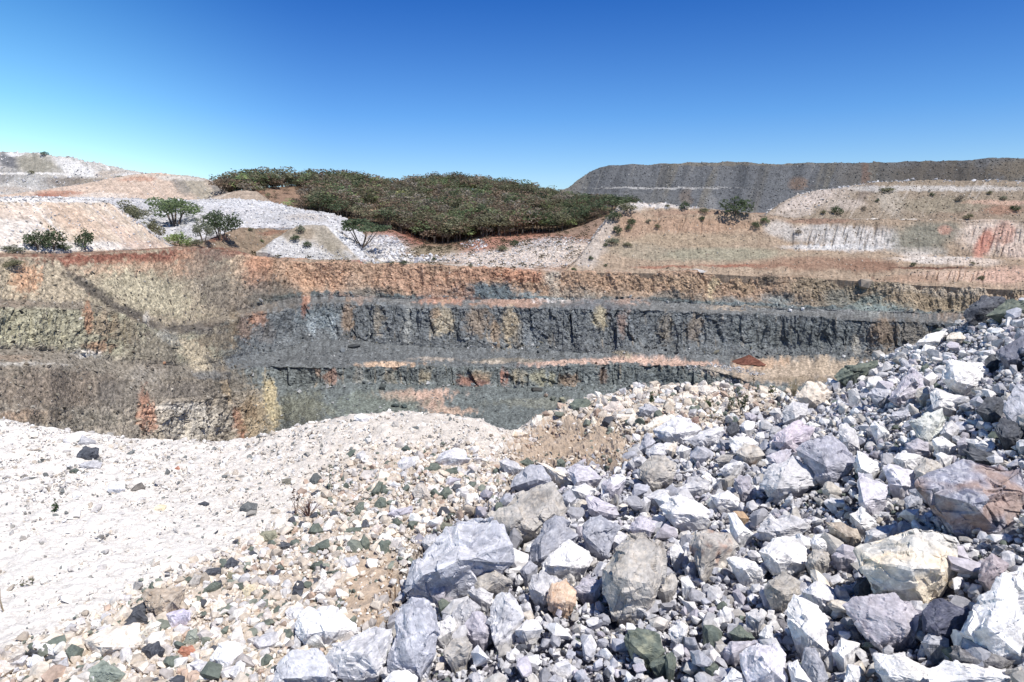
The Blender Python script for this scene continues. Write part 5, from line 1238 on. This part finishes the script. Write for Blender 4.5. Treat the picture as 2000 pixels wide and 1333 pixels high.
emit('heap_rubble', 'loose white, grey and lavender rubble covering the rock heap', [
    rubble('', '', 240000, 'heap', .02, .09, 1.8, HC, HS, lift=1.0)], PROTO_M, .3)
emit('heap_rubble', 'larger loose blocks filling the gaps between the boulders of the heap', [
    rubble('', '', 9000, 'heap', .07, .20, 2.0, HC, HW, lift=.7)], PROTO_L, .34)
TC = [(224, 208, 186), (206, 188, 164), (236, 228, 216), (196, 186, 178), (214, 210, 208), KIND['G'][0], (128, 136, 120), (190, 160, 136), KIND['K'][0]]
TW = [5, 4, 4, 3, 3, 1.5, .8, 1, .5]
def tanden(px_, py_, n1, n2): return np.where((np.abs(px_ - 725) < 50) & (np.abs(py_ - 1150) < 75), .25, 1.0)
emit('rubble', 'cream and grey-green broken stone on the slope below the heap', [
    rubble('', '', 260000, 'tan', .018, .085, 1.8, TC, TW, tanden, lift=.35),
    rubble('', '', 30000, 'tan', .06, .14, 2.2, TC, TW, tanden, lift=.2),
    rubble('', '', 110000, 'berm', .03, .17, 1.6, TC, [5, 4, 3, 4, 2, .5, .5, 1, .2], lift=.5),
    rubble('', '', 80000, 'hole', .02, .08, 2.0, TC, [3, 6, 1, 3, 1, 1, .6, 3, .6], lambda a, b_, c, d: .4 + .5 * (c > 0))], PROTO_M, .34)
FC = [(232, 228, 222), (214, 206, 196), (196, 190, 184), (224, 214, 200), (120, 124, 122), (150, 146, 138), (206, 190, 168)]
def finden(px_, py_, n1, n2):
    near = sstep(1050, 900, py_) + .9 * sstep(350, 800, px_)
    return np.clip(.28 + .9 * near + .4 * n1, .06, 1)
emit('gravel', 'white and grey gravel strewn over the platform', [
    rubble('', '', 130000, 'fine', .014, .05, 2.3, FC, [5, 4, 3, 3, 1.8, 1.4, 2], finden, lod=.0026),
    rubble('', '', 10000, 'fine', .04, .12, 2.4, FC, [5, 4, 3, 3, 1.6, 1, 2], finden)], PROTO_S, .36)
# ------------------------------------------------------------------ trees, shrubs and weeds
def tube(pts, rad, n=5):
    pts = np.asarray(pts, float); V = []
    for k, p in enumerate(pts):
        t = pts[min(k + 1, len(pts) - 1)] - pts[max(k - 1, 0)]; t /= np.linalg.norm(t) + 1e-9
        a = np.cross(t, [0.31, .95, .05]); a /= np.linalg.norm(a) + 1e-9; c = np.cross(t, a)
        an = np.linspace(0, 2 * np.pi, n, endpoint=False)[:, None]
        V.append(p + rad[k] * (np.cos(an) * a + np.sin(an) * c))
    V = np.concatenate(V); i = np.arange(len(pts) * n).reshape(len(pts), n)
    F = np.stack([i[:-1], np.roll(i[:-1], -1, 1), np.roll(i[1:], -1, 1), i[1:]], -1).reshape(-1, 4)
    return V, F
def join(parts):
    V, F, off = [], [], 0
    for v, f in parts:
        V.append(v); F.append(f + off); off += len(v)
    return np.concatenate(V), np.concatenate(F)
def leaf_quads(cs, rs, n, size, r_, flat=.6):
    """leaf clumps through the outer part of several uneven lobes"""
    cs = np.array(cs); rs = np.array(rs); w = (rs[:, 0] * rs[:, 1]); w = w / w.sum()
    k = r_.choice(len(cs), n, p=w)
    d = r_.normal(size=(n, 3)); d /= np.linalg.norm(d, axis=1)[:, None]
    rad = (.45 + .6 * r_.random((n, 1)) ** .6)
    p = cs[k] + d * rs[k] * rad
    a = r_.normal(size=(n, 3)); a[:, 2] *= flat; a /= np.linalg.norm(a, axis=1)[:, None]
    b_ = np.cross(a, r_.normal(size=(n, 3))); b_ /= np.linalg.norm(b_, axis=1)[:, None]
    s = size * (.6 + .8 * r_.random((n, 1)))
    V = np.stack([p - a * s, p - b_ * s * .55, p + a * s, p + b_ * s * .55], 1).reshape(-1, 3)
    return V, np.arange(4 * n).reshape(n, 4)
def plant_proto(kind, r_):
    """unit-height plant: (trunk V,F), (crown V,F)"""
    if kind == 'umbrella':
        base = np.array([0, 0, 0]); fork = np.array([.0, 0, .16]); tips = []
        tr = [tube([base - [0, 0, .05], base + [0, 0, .08], fork], [.04, .033, .028])]
        for k in range(7):
            a = k * 2 * np.pi / 7 + r_.random() * .6; R = .3 + .38 * r_.random()
            e = np.array([R * np.cos(a), R * .8 * np.sin(a), .66 + .22 * r_.random()])
            tr.append(tube([fork, fork + (e - fork) * .45 + [0, 0, -.05], e], [.022, .015, .006], 4)); tips.append(e)
        tips.append(np.array([0, 0, .92])); tips.append(np.array([.1, 0, .85]))
        for e in list(tips[:7]): tips.append(e + [r_.normal() * .14, r_.normal() * .12, .03 + .04 * r_.random()])
        cr = leaf_quads(tips, [(.24, .22, .06)] * len(tips), 1400, .038, r_, .35)
    elif kind == 'round':
        tr = []; tips = []
        for k in range(4):
            a = k * 1.6 + r_.random(); e = np.array([.38 * np.cos(a), .3 * np.sin(a), .55 + .2 * r_.random()])
            tr.append(tube([np.array([.05 * np.cos(a), .05 * np.sin(a), -.05]), e * .5 + [0, 0, .05], e], [.03, .022, .008], 4))
            tips += [e, e + r_.normal(size=3) * .13, e + [0, 0, -.13]]
        tips += [np.array([0, 0, .72]), np.array([.1, 0, .8]), np.array([-.35, 0, .42]), np.array([.4, 0, .45])]
        cr = leaf_quads(tips, [(.23, .21, .15)] * len(tips), 2000, .034, r_)
    elif kind == 'shrub':
        tr = [tube([np.array([0, 0, -.06]), np.array([.03 * np.cos(k), .03 * np.sin(k), .2]), np.array([.3 * np.cos(k), .3 * np.sin(k), .6])], [.03, .022, .008], 4) for k in (.3, 2.2, 4.4, 5.4)]
        tips = [np.array([.36 * np.cos(a), .32 * np.sin(a), .28 + .3 * r_.random()]) for a in np.linspace(0, 6, 7)] + [np.array([0, 0, .7]), np.array([.12, 0, .52])]
        cr = leaf_quads(tips, [(.20, .19, .2)] * len(tips), 750, .046, r_)
    elif kind == 'wood':                                    # open savanna tree, wide flat top
        h = .36 + .1 * r_.random(); tr = [tube([np.array([0, 0, -.08]), np.array([.02, 0, h * .5]), np.array([.03 * r_.normal(), 0, h])], [.028, .02, .014], 4)]
        tips = []
        for k in range(5):
            a = k * 1.26 + r_.random(); R = .18 + .22 * r_.random(); e = np.array([R * np.cos(a), R * np.sin(a), .5 + .32 * r_.random()])
            tr.append(tube([np.array([0, 0, h * .85]), e], [.014, .005], 3)); tips.append(e)
        tips.append(np.array([0, 0, .9]))
        cr = leaf_quads(tips, [(.24, .24, .13)] * len(tips), 230, .05, r_, .5)
    else:                                                    # bare pale tree
        tr = [tube([np.array([0, 0, -.05]), np.array([.02, 0, .35]), np.array([0, .02, .6])], [.03, .022, .015], 4)]
        tips = []
        for k in range(11):
            a = r_.random() * 6.28; e = np.array([.4 * np.cos(a) * r_.random(), .35 * np.sin(a), .65 + .35 * r_.random()])
            tr.append(tube([np.array([0, 0, .3 + .3 * r_.random()]), e * [.5, .5, .9], e], [.013, .008, .004], 3)); tips.append(e)
        cr = leaf_quads(tips, [(.12, .12, .08)] * len(tips), 60, .03, r_)
    return join(tr), cr
pl = np.random.default_rng(12)
GREENS = {'dark green': (84, 102, 64), 'green': (108, 128, 74), 'olive': (124, 124, 86), 'bright green': (138, 160, 78), 'grey-green': (130, 136, 108), 'red-brown': (134, 112, 86), 'grey-brown': (150, 138, 118), 'yellow-green': (168, 172, 88)}
M_PALEBARK = material('pale_bark', specks=((3, .3),), bump=(), use_col=False, base=(.34, .31, .27))
_cache = {}
def plant_mesh(kind, colr, var):
    k = (kind, colr, var)
    if k not in _cache:
        (tv, tf), (lv, lf) = plant_proto(kind, np.random.default_rng(100 + var * 7 + len(kind)))
        c = np.repeat(C(*GREENS[colr], .78)[None], len(lv), 0) * np.repeat(.7 + .6 * pl.random((len(lv) // 4, 1)), 4, 0)
        a = mesh_obj('trunk', tv, tf, M_PALEBARK if kind == 'bare' else M_BARK, None, True, link=False)
        b_ = mesh_obj('crown', lv, lf, M_LEAF, np.clip(c, .01, .8), None, link=False)
        b_['ext'] = float(np.percentile(lv[:, 0], 97) - np.percentile(lv[:, 0], 3)); b_['top'] = float(np.percentile(lv[:, 2], 98))
        _cache[k] = (a, b_)
    return _cache[k]
def plant(name, cat, kind, colr, P, h, w, label, group, var=0):
    e = empty(name, P - np.array([0, 0, .02 * h])); e.rotation_euler = (0, 0, pl.random() * 6.28)
    e.scale = (w, w, h)
    tag(e, label, cat, group)
    for o, n in zip(plant_mesh(kind, colr, var), ('stems' if kind == 'shrub' else 'trunk', 'crown')):
        c = o.copy(); c.name = n; COL.objects.link(c); c.parent = e
    return e
def place(net, px, py, hpx, wpx, kind, colr, label, var=0, name=None, cat=None, group=None):
    P = net.locate(px, py); d = proj(P)[2]
    m_ = plant_mesh(kind, colr, var)[1]; sp_ = m_['ext']; hpx = hpx / m_['top']
    name = name or ('shrub' if kind == 'shrub' else 'bare_tree' if kind == 'bare' else 'acacia_tree' if kind == 'umbrella' else 'tree')
    plant(name, cat or ('shrub' if kind == 'shrub' else 'tree'), kind, colr, P, hpx / FPX * d, wpx / FPX * d / sp_, label, group or ('shrubs on the quarry slopes' if kind == 'shrub' else 'trees around the pit'), var)

place(pit, 708, 495, 66, 92, 'umbrella', 'dark green', 'flat-topped acacia standing alone at the foot of the white scree')
place(B, 341, 441, 52, 88, 'round', 'green', 'broad round many-stemmed tree on the white rubble, with its shadow below')  # the dark patch below the crown is only its cast shadow
place(B, 262, 442, 46, 62, 'round', 'olive', 'olive bushy tree half hidden by the shoulder of the pink slope', 1)
place(Cn, 302, 468, 36, 40, 'shrub', 'olive', 'olive bush at the edge of the pink slope, below the broad round tree')
place(D, 352, 482, 28, 52, 'shrub', 'bright green', 'bright green low bush at the bottom end of the pink slope', 1)
place(D, 432, 468, 52, 60, 'round', 'dark green', 'dense dark bushy tree on the brown bank beside the white rubble', 2)
place(D, 398, 474, 44, 36, 'round', 'grey-green', 'thin grey-green sapling tree beside the dense dark bushy tree', 1)
place(D, 384, 480, 12, 22, 'shrub', 'olive', 'low olive shrub between the bright green bush and the thin sapling tree', 2)
place(Cn, 74, 489, 36, 42, 'shrub', 'dark green', 'dark green shrub at the foot of the pink slope, beside a taller twin')
place(Cn, 106, 489, 42, 42, 'shrub', 'dark green', 'taller dark green shrub of the pair at the foot of the pink slope', 1)
place(Cn, 128, 490, 14, 22, 'shrub', 'green', 'little green shrub just beyond the pair at the foot of the pink slope')
place(Cn, 166, 489, 40, 32, 'shrub', 'dark green', 'leaning dark shrub alone near the middle of the pink slope foot', 2)
place(Cn, 28, 495, 16, 42, 'shrub', 'grey-green', 'low grey-green shrub at the foot of the pink slope by the frame edge')
place(pit, 26, 522, 14, 38, 'shrub', 'olive', 'low olive shrub on the rim just above the orange rock lump', 2)
for q in [(E, 588, 456, 16, 18, 'grey-green', 'grey-green shrub on the brown crest of the tipped pile'), (E, 577, 470, 11, 20, 'dark green', 'dark spreading shrub just below the crest of the tipped pile'), (E, 601, 484, 13, 15, 'dark green', 'round dark shrub halfway down the brown side of the tipped pile'), (D, 512, 475, 7, 9, 'green', 'tiny green shrub at the edge of the white tipped stones'), (D, 490, 452, 7, 9, 'dark green', 'tiny dark shrub on top of the brown bank'),
          (pit, 788, 517, 9, 14, 'dark green', 'round dark shrub on the rim between the acacia and the haul track'), (pit, 765, 517, 7, 10, 'olive', 'small olive shrub on the rim nearest the acacia'), (pit, 848, 512, 10, 11, 'dark green', 'small dark shrub on the rim in front of the woodland point'), (pit, 919, 522, 6, 9, 'grey-green', 'tiny grey-green shrub on the rim in front of the red track'), (pit, 1004, 483, 14, 17, 'dark green', 'dark shrub among white rubble on the valley floor'), (pit, 981, 491, 11, 24, 'olive', 'low olive shrub among white rubble beside a darker one'),
          (H, 1224, 413, 16, 38, 'olive', 'wide olive shrub just under the white mound crest'), (H, 1198, 431, 18, 30, 'dark green', 'dark shrub leaning on the pale edge of the tan bank'), (H, 1234, 441, 14, 17, 'dark green', 'upper dark shrub of three on the tan bank'), (H, 1227, 451, 11, 13, 'dark green', 'middle dark shrub of three on the tan bank'), (H, 1206, 458, 17, 17, 'dark green', 'lowest dark shrub of three on the tan bank'), (H, 1285, 447, 9, 12, 'olive', 'lone olive shrub out on the smooth tan bank'), (H, 1266, 436, 8, 10, 'grey-green', 'small grey-green shrub under the long white mound'), (H, 1196, 476, 11, 26, 'grey-green', 'wide low grey-green shrub on the lower tan bank'), (H, 1226, 483, 9, 15, 'olive', 'small olive shrub beside the wide low grey-green one'), (H, 1182, 483, 8, 8, 'dark green', 'tiny dark shrub where the tan bank meets white scree'), (H, 1154, 509, 9, 9, 'dark green', 'tiny dark shrub at the bottom of the white scree'), (pit, 1120, 529, 6, 11, 'green', 'tiny green shrub on the rim beside the white spill'), (H, 1182, 522, 6, 7, 'dark green', 'tiny dark shrub just above the rim of the orange face'),
          (H, 1336, 409, 15, 18, 'dark green', 'round dark shrub at the end of the white mound'), (H, 1303, 405, 6, 10, 'olive', 'tiny olive shrub on the crest of the white mound'), (H, 1375, 416, 10, 19, 'olive', 'olive shrub on the crest beside the biggest dark bush'), (H, 1370, 432, 10, 12, 'dark green', 'dark shrub just below the crest near the biggest dark bush'), (H, 1477, 445, 12, 19, 'dark green', 'dark shrub by the start of the white fluted face'), (H, 1495, 437, 13, 17, 'green', 'green shrub touching the top corner of the white fluted face'), (H, 1559, 458, 10, 12, 'grey-brown', 'dry grey-brown shrub on the white fluted face'),
          (I, 1634, 421, 18, 21, 'dark green', 'dark shrub on the streaked upper mound above the white fluted face'), (I, 1608, 419, 8, 12, 'olive', 'small olive shrub beside a bigger dark one on the upper mound'), (I, 1890, 429, 11, 16, 'olive', 'olive shrub beside the pale path under the brown slope'), (I, 1983, 413, 12, 18, 'dark green', 'very dark shrub on the brown slope by the frame edge'), (I, 1960, 391, 8, 12, 'grey-green', 'small grey-green shrub on the orange streak of the brown slope'), (I, 1932, 380, 7, 11, 'olive', 'small olive shrub just below the white rubble ridge'), (I, 1732, 375, 9, 27, 'olive', 'wide low olive shrub under the start of the rubble ridge'), (I, 1874, 393, 11, 15, 'grey-brown', 'dry brown shrub in the middle of the brown slope'), (I, 1820, 384, 8, 9, 'dark green', 'tiny dark shrub high on the brown slope'), (I, 1687, 412, 9, 10, 'grey-brown', 'dry brown shrub at the foot of the streaked upper mound'), (I, 1713, 395, 6, 8, 'dark green', 'tiny dark shrub in the middle of the upper mound'),
          (H, 1916, 547, 9, 11, 'dark green', 'small dark shrub on the pinkish bank low above the pit'), (H, 1783, 521, 9, 10, 'dark green', 'small dark shrub beside the dark red seam'), (H, 1900, 517, 6, 9, 'olive', 'tiny olive shrub at the far end of the dark red seam'),
          (A1, 88, 304, 7, 14, 'dark green', 'dark shrub on the crest of the skyline dump'), (A1, 235, 352, 8, 18, 'dark green', 'dark shrub where the skyline dump meets the pink haul road'), (A1, 60, 340, 7, 12, 'olive', 'olive shrub on the white ledge of the skyline dump')]:
    net, x, y, h, w_, g, lab = q
    place(net, x, y, h, w_, 'shrub', g, lab, int(x) % 3)
place(H, 1437, 421, 34, 54, 'shrub', 'dark green', 'biggest dark dense bush, alone in front of the skyline dump', 3)

# ---- the wood on the hill: trees that stand out, then the mass ----------------
WG = 'trees of the dry wood on the hill'
for x, y, h, w_, k, g, lab in [
  (783, 400, 26, 34, 'wood', 'yellow-green', 'yellow-green tree shining out of the middle of the dry wood'), (757, 417, 22, 30, 'wood', 'bright green', 'bright green tree just below the yellow-green one in the wood'), (930, 448, 26, 30, 'wood', 'yellow-green', 'small yellow-green tree near the lower edge of the wood'),
  (690, 405, 26, 32, 'wood', 'bright green', 'bright green tree on the near shoulder of the wood'), (700, 366, 20, 26, 'wood', 'yellow-green', 'pale yellow-green tree near the skyline of the wood'), (892, 405, 24, 30, 'wood', 'bright green', 'bright green tree high in the middle of the wood'), (812, 455, 40, 34, 'wood', 'green', 'green tree at the tip of the wood above the red track'), (870, 452, 34, 34, 'wood', 'bright green', 'bright green tree just behind the tip of the wood'),
  (860, 372, 28, 30, 'wood', 'dark green', 'dark tree rising above the highest point of the wooded skyline'), (480, 372, 26, 62, 'wood', 'dark green', 'spreading dark tree at the skyline end of the wood near the dump'), (455, 374, 18, 34, 'wood', 'dark green', 'low dark tree at the very end of the wood by the dump'), (520, 366, 22, 40, 'wood', 'red-brown', 'rusty brown tree beside the spreading dark tree on the skyline'), (1045, 390, 24, 34, 'wood', 'dark green', 'dark umbrella-shaped tree breaking the skyline towards the dark dump'), (1090, 398, 20, 28, 'wood', 'olive', 'olive tree on the wood skyline nearest the dark dump'),
  (660, 430, 42, 36, 'wood', 'dark green', 'dark green tree at the lower edge of the wood beside white rubble'), (720, 443, 38, 30, 'wood', 'olive', 'olive tree at the lower edge of the wood behind the acacia'), (755, 452, 44, 40, 'wood', 'dark green', 'dark green tree beside the red earth at the lower wood edge'), (1195, 415, 34, 44, 'wood', 'dark green', 'dark green tree where the wood meets the white mound'), (1170, 428, 36, 40, 'wood', 'dark green', 'dark green tree one step before the white mound'), (1130, 442, 40, 40, 'wood', 'dark green', 'tall dark green tree at the lower edge of the wood near the mound'), (1050, 455, 44, 36, 'wood', 'dark green', 'dark green tree at the lower wood edge above the tan valley road'), (985, 462, 40, 34, 'wood', 'olive', 'olive tree at the lower wood edge above the white rubble'),
  (950, 430, 44, 30, 'bare', 'grey-brown', 'bare pale tree with forked branches in the middle of the wood'), (832, 432, 36, 26, 'bare', 'grey-brown', 'bare pale tree above the tip of the wood'), (1010, 440, 36, 26, 'bare', 'grey-brown', 'bare pale tree low in the wood near the valley road'), (770, 440, 34, 24, 'bare', 'grey-brown', 'bare pale tree near the red earth in the wood'), (658, 424, 18, 6, 'bare', 'grey-brown', 'thin pale dead trunk standing at the edge of the white rubble')]:
    place(FH, x, y, h, w_, k, g, lab, int(x) % 4, group=WG)
_w = np.random.default_rng(44)
msk = (FH.upx > 425) & (FH.upx < 1235) & (FH.r > .01) & (FH.r < 1.35) & ~ell(FH, 548, 388, 62, 22) & ~ell(FH, 725, 417, 34, 10)
P, kk = pick(FH, 2300, msk, _w)
P = P[fbm(P * .055, 2) + .55 * _w.random(len(P)) > .12]
# a denser row along the near edge
P2, k2 = pick(FH, 90, (FH.upx > 620) & (FH.upx < 1225) & (FH.r > .01) & (FH.r < .12), _w)
P4, _k = pick(FH, 160, (FH.upx > 428) & (FH.upx < 620) & (FH.r > .88) & (FH.r < 1.2), _w)
P3, k3 = pick(FH, 90, ell(FH, 548, 388, 62, 22), _w)
P = np.concatenate([P, P2, P4, P3]); n = len(P)
hh = 2.6 + 5.4 * _w.random(n) ** .8; hh[-90:] *= .35; hh[-250:-90] *= .6
xx, yy, _ = proj(P)
hh *= 1 - .42 * sstep(1000, 1180, xx)
cl = fbm(P * .035, 3)
names = ['red-brown', 'olive', 'grey-brown', 'green', 'dark green', 'bright green']
base = np.array([C(*GREENS[q], .9) for q in names])
pr_ = np.stack([.26 + .5 * np.clip(cl, 0, 1), .36 + 0 * cl, .13 + .25 * np.clip(-cl, 0, 1), .12 + .2 * np.clip(-cl, 0, 1), .08 + .5 * sstep(1050, 1200, xx) + .2 * sstep(600, 450, xx), .03 + 0 * cl], 1)
pr_ /= pr_.sum(1)[:, None]
ci = (pr_.cumsum(1) > _w.random((n, 1))).argmax(1)
tcol = base[ci] * (.72 + .62 * _w.random((n, 1)))
WV, WF, WC, TV, TF = [], [], [], [], []; o1 = o2 = 0
protos = [plant_proto('wood', np.random.default_rng(300 + k)) for k in range(8)] + [plant_proto('bare', np.random.default_rng(330 + k)) for k in range(2)]
for k in range(n):
    (tv, tf), (lv, lf) = protos[_w.integers(8) if _w.random() > .1 else 8 + _w.integers(2)]
    a = _w.random() * 6.28; R_ = np.array([[math.cos(a), -math.sin(a), 0], [math.sin(a), math.cos(a), 0], [0, 0, 1]])
    s = np.array([hh[k] * _w.uniform(.95, 1.6)] * 2 + [hh[k]])
    v = (lv * s) @ R_.T + P[k]; WV.append(v); WF.append(lf + o1); o1 += len(v)
    WC.append(np.repeat(tcol[k] * (.85 + .3 * _w.random((len(lv) // 4, 1))), 4, 0))
    t_ = (tv * s) @ R_.T + P[k]; TV.append(t_); TF.append(tf + o2); o2 += len(t_)
o = mesh_obj('woodland', np.concatenate(WV + TV), np.concatenate(WF + [f + o1 for f in TF]), M_LEAF, np.clip(np.concatenate(WC + [np.tile(C(150, 136, 116, 1.2), (o2, 1))]), .01, .8), None)
tag(o, 'dry brown and green savanna wood covering the hill beyond the pit', 'woodland', kind='stuff')
# dry grass tufts on the valley floor and rim
P, _k = pick(pit, 900, (pit.r > .1) & (pit.r < 2.02) & (pit.upx > 480) & (pit.upx < 1180) & ~ell(pit, 740, 490, 50, 34), _w)
lv, lf = leaf_quads([(0, 0, .15)], [(.35, .35, .18)], 14, .16, _w)
V = np.concatenate([lv * _w.uniform(.6, 1.9) + p for p in P]); F = np.concatenate([lf + k * len(lv) for k in range(len(P))])
o = mesh_obj('grass', V, F, M_LEAF, np.repeat(palette(len(P), [(140, 126, 84), (110, 104, 70), (160, 140, 100), (84, 92, 54)], [3, 3, 2, 2], _w), len(lv), 0), None)
tag(o, 'dry tufts of grass and scrub on the valley floor', 'grass', kind='stuff')

# ---- weeds close to us ---------------------------------------------------------
def weed(name, px, py, hpx, stems, colr, label, cat='weed', leafc=None, leaf_n=0, leaf=.012, spread=.25, heads=False, bend=.15):
    P = hit(px, py); d = proj(P)[2]; h = hpx / FPX * d
    e = empty(name, P); tag(e, label, cat)
    r_ = np.random.default_rng(int(px)); parts = []; pts = []
    for k in range(stems):
        a = r_.random() * 6.28; t = spread * h * (r_.random() if stems > 1 else .2)
        hh_ = h * (1 if k == 0 else .55 + .45 * r_.random())
        e1 = np.array([math.cos(a) * t, math.sin(a) * t * .6, hh_])
        m = e1 * .5 + np.array([r_.normal() * bend * h * .4, 0, 0])
        parts.append(tube([np.zeros(3) - [0, 0, .01], m, e1], [.0032, .0026, .0014], 4))
        for q in np.linspace(.25, 1, 8): pts.append((1 - q) ** 2 * np.zeros(3) + 2 * q * (1 - q) * m + q * q * e1)
    V, F = join(parts)
    mesh_obj('stem', V, F, M_TWIG, np.tile(C(*colr), (len(V), 1)), None, parent=e)
    if leaf_n:
        pts = np.array(pts); top = pts[:, 2] > (.62 * h if heads else .1 * h)
        lv, lf = leaf_quads(pts[top], [(leaf * 1.6, leaf * 1.6, leaf * 1.6)] * int(top.sum()), leaf_n, leaf, r_)
        c = np.tile(C(*leafc), (len(lv), 1)) * np.repeat(.7 + .6 * r_.random((len(lv) // 4, 1)), 4, 0)
        mesh_obj('seed_head' if heads else 'leaves', lv, lf, M_LEAF, c, None, parent=e)
weed('dead_weed', 577, 1014, 62, 3, (128, 88, 66), 'dead brown weed with a rusty seed head at the border of the gravel', leafc=(126, 82, 60), leaf_n=90, leaf=.008, heads=True)
weed('dry_shrublet', 603, 1012, 42, 22, (134, 92, 78), 'fan of dry reddish twigs beside the dead weed', spread=.75)
weed('weed', 649, 964, 62, 1, (112, 122, 84), 'single tall thin green weed on the gravel slope', leafc=(104, 122, 78), leaf_n=46, leaf=.009)
weed('weed', 108, 1001, 24, 3, (88, 108, 66), 'little green sprig alone on the white gravel', leafc=(84, 110, 66), leaf_n=60, leaf=.011)
weed('weed', 1448, 808, 52, 3, (112, 118, 76), 'tall green weed between the rim rocks and the heap', leafc=(104, 118, 72), leaf_n=110, leaf=.014)
weed('weed', 1424, 806, 34, 3, (124, 120, 84), 'shorter leafy weed beside the tall green weed', leafc=(108, 116, 76), leaf_n=60, leaf=.012)
weed('weed', 1470, 762, 30, 1, (118, 96, 66), 'thin brown weed standing against the sandy haul road', leafc=(110, 92, 60), leaf_n=26, leaf=.011, heads=True)
weed('grass_tuft', 1550, 776, 40, 34, (206, 186, 140), 'dry straw-coloured grass tuft beside the cream-topped boulder', cat='grass tuft', spread=.5)
weed('weed', 1271, 788, 24, 3, (110, 122, 78), 'small green weed among the pale rim stones', leafc=(100, 120, 72), leaf_n=60, leaf=.014)
weed('weed', 1382, 800, 16, 4, (104, 120, 70), 'low green weed among cream stones near the rim', leafc=(96, 118, 66), leaf_n=60, leaf=.016)
weed('weed', 1498, 770, 10, 8, (104, 116, 66), 'low green mat of weed on the rim soil', leafc=(104, 120, 66), leaf_n=130, leaf=.018, spread=3)
weed('twig', 8, 1196, 44, 2, (188, 164, 120), 'bent straw-coloured twig on the white gravel by the frame edge', cat='twig', spread=.5)
weed('twig', 62, 1143, 10, 2, (140, 130, 96), 'fallen greenish twig lying on the white gravel', cat='twig', spread=3.0, leafc=(130, 132, 90), leaf_n=10, leaf=.012)
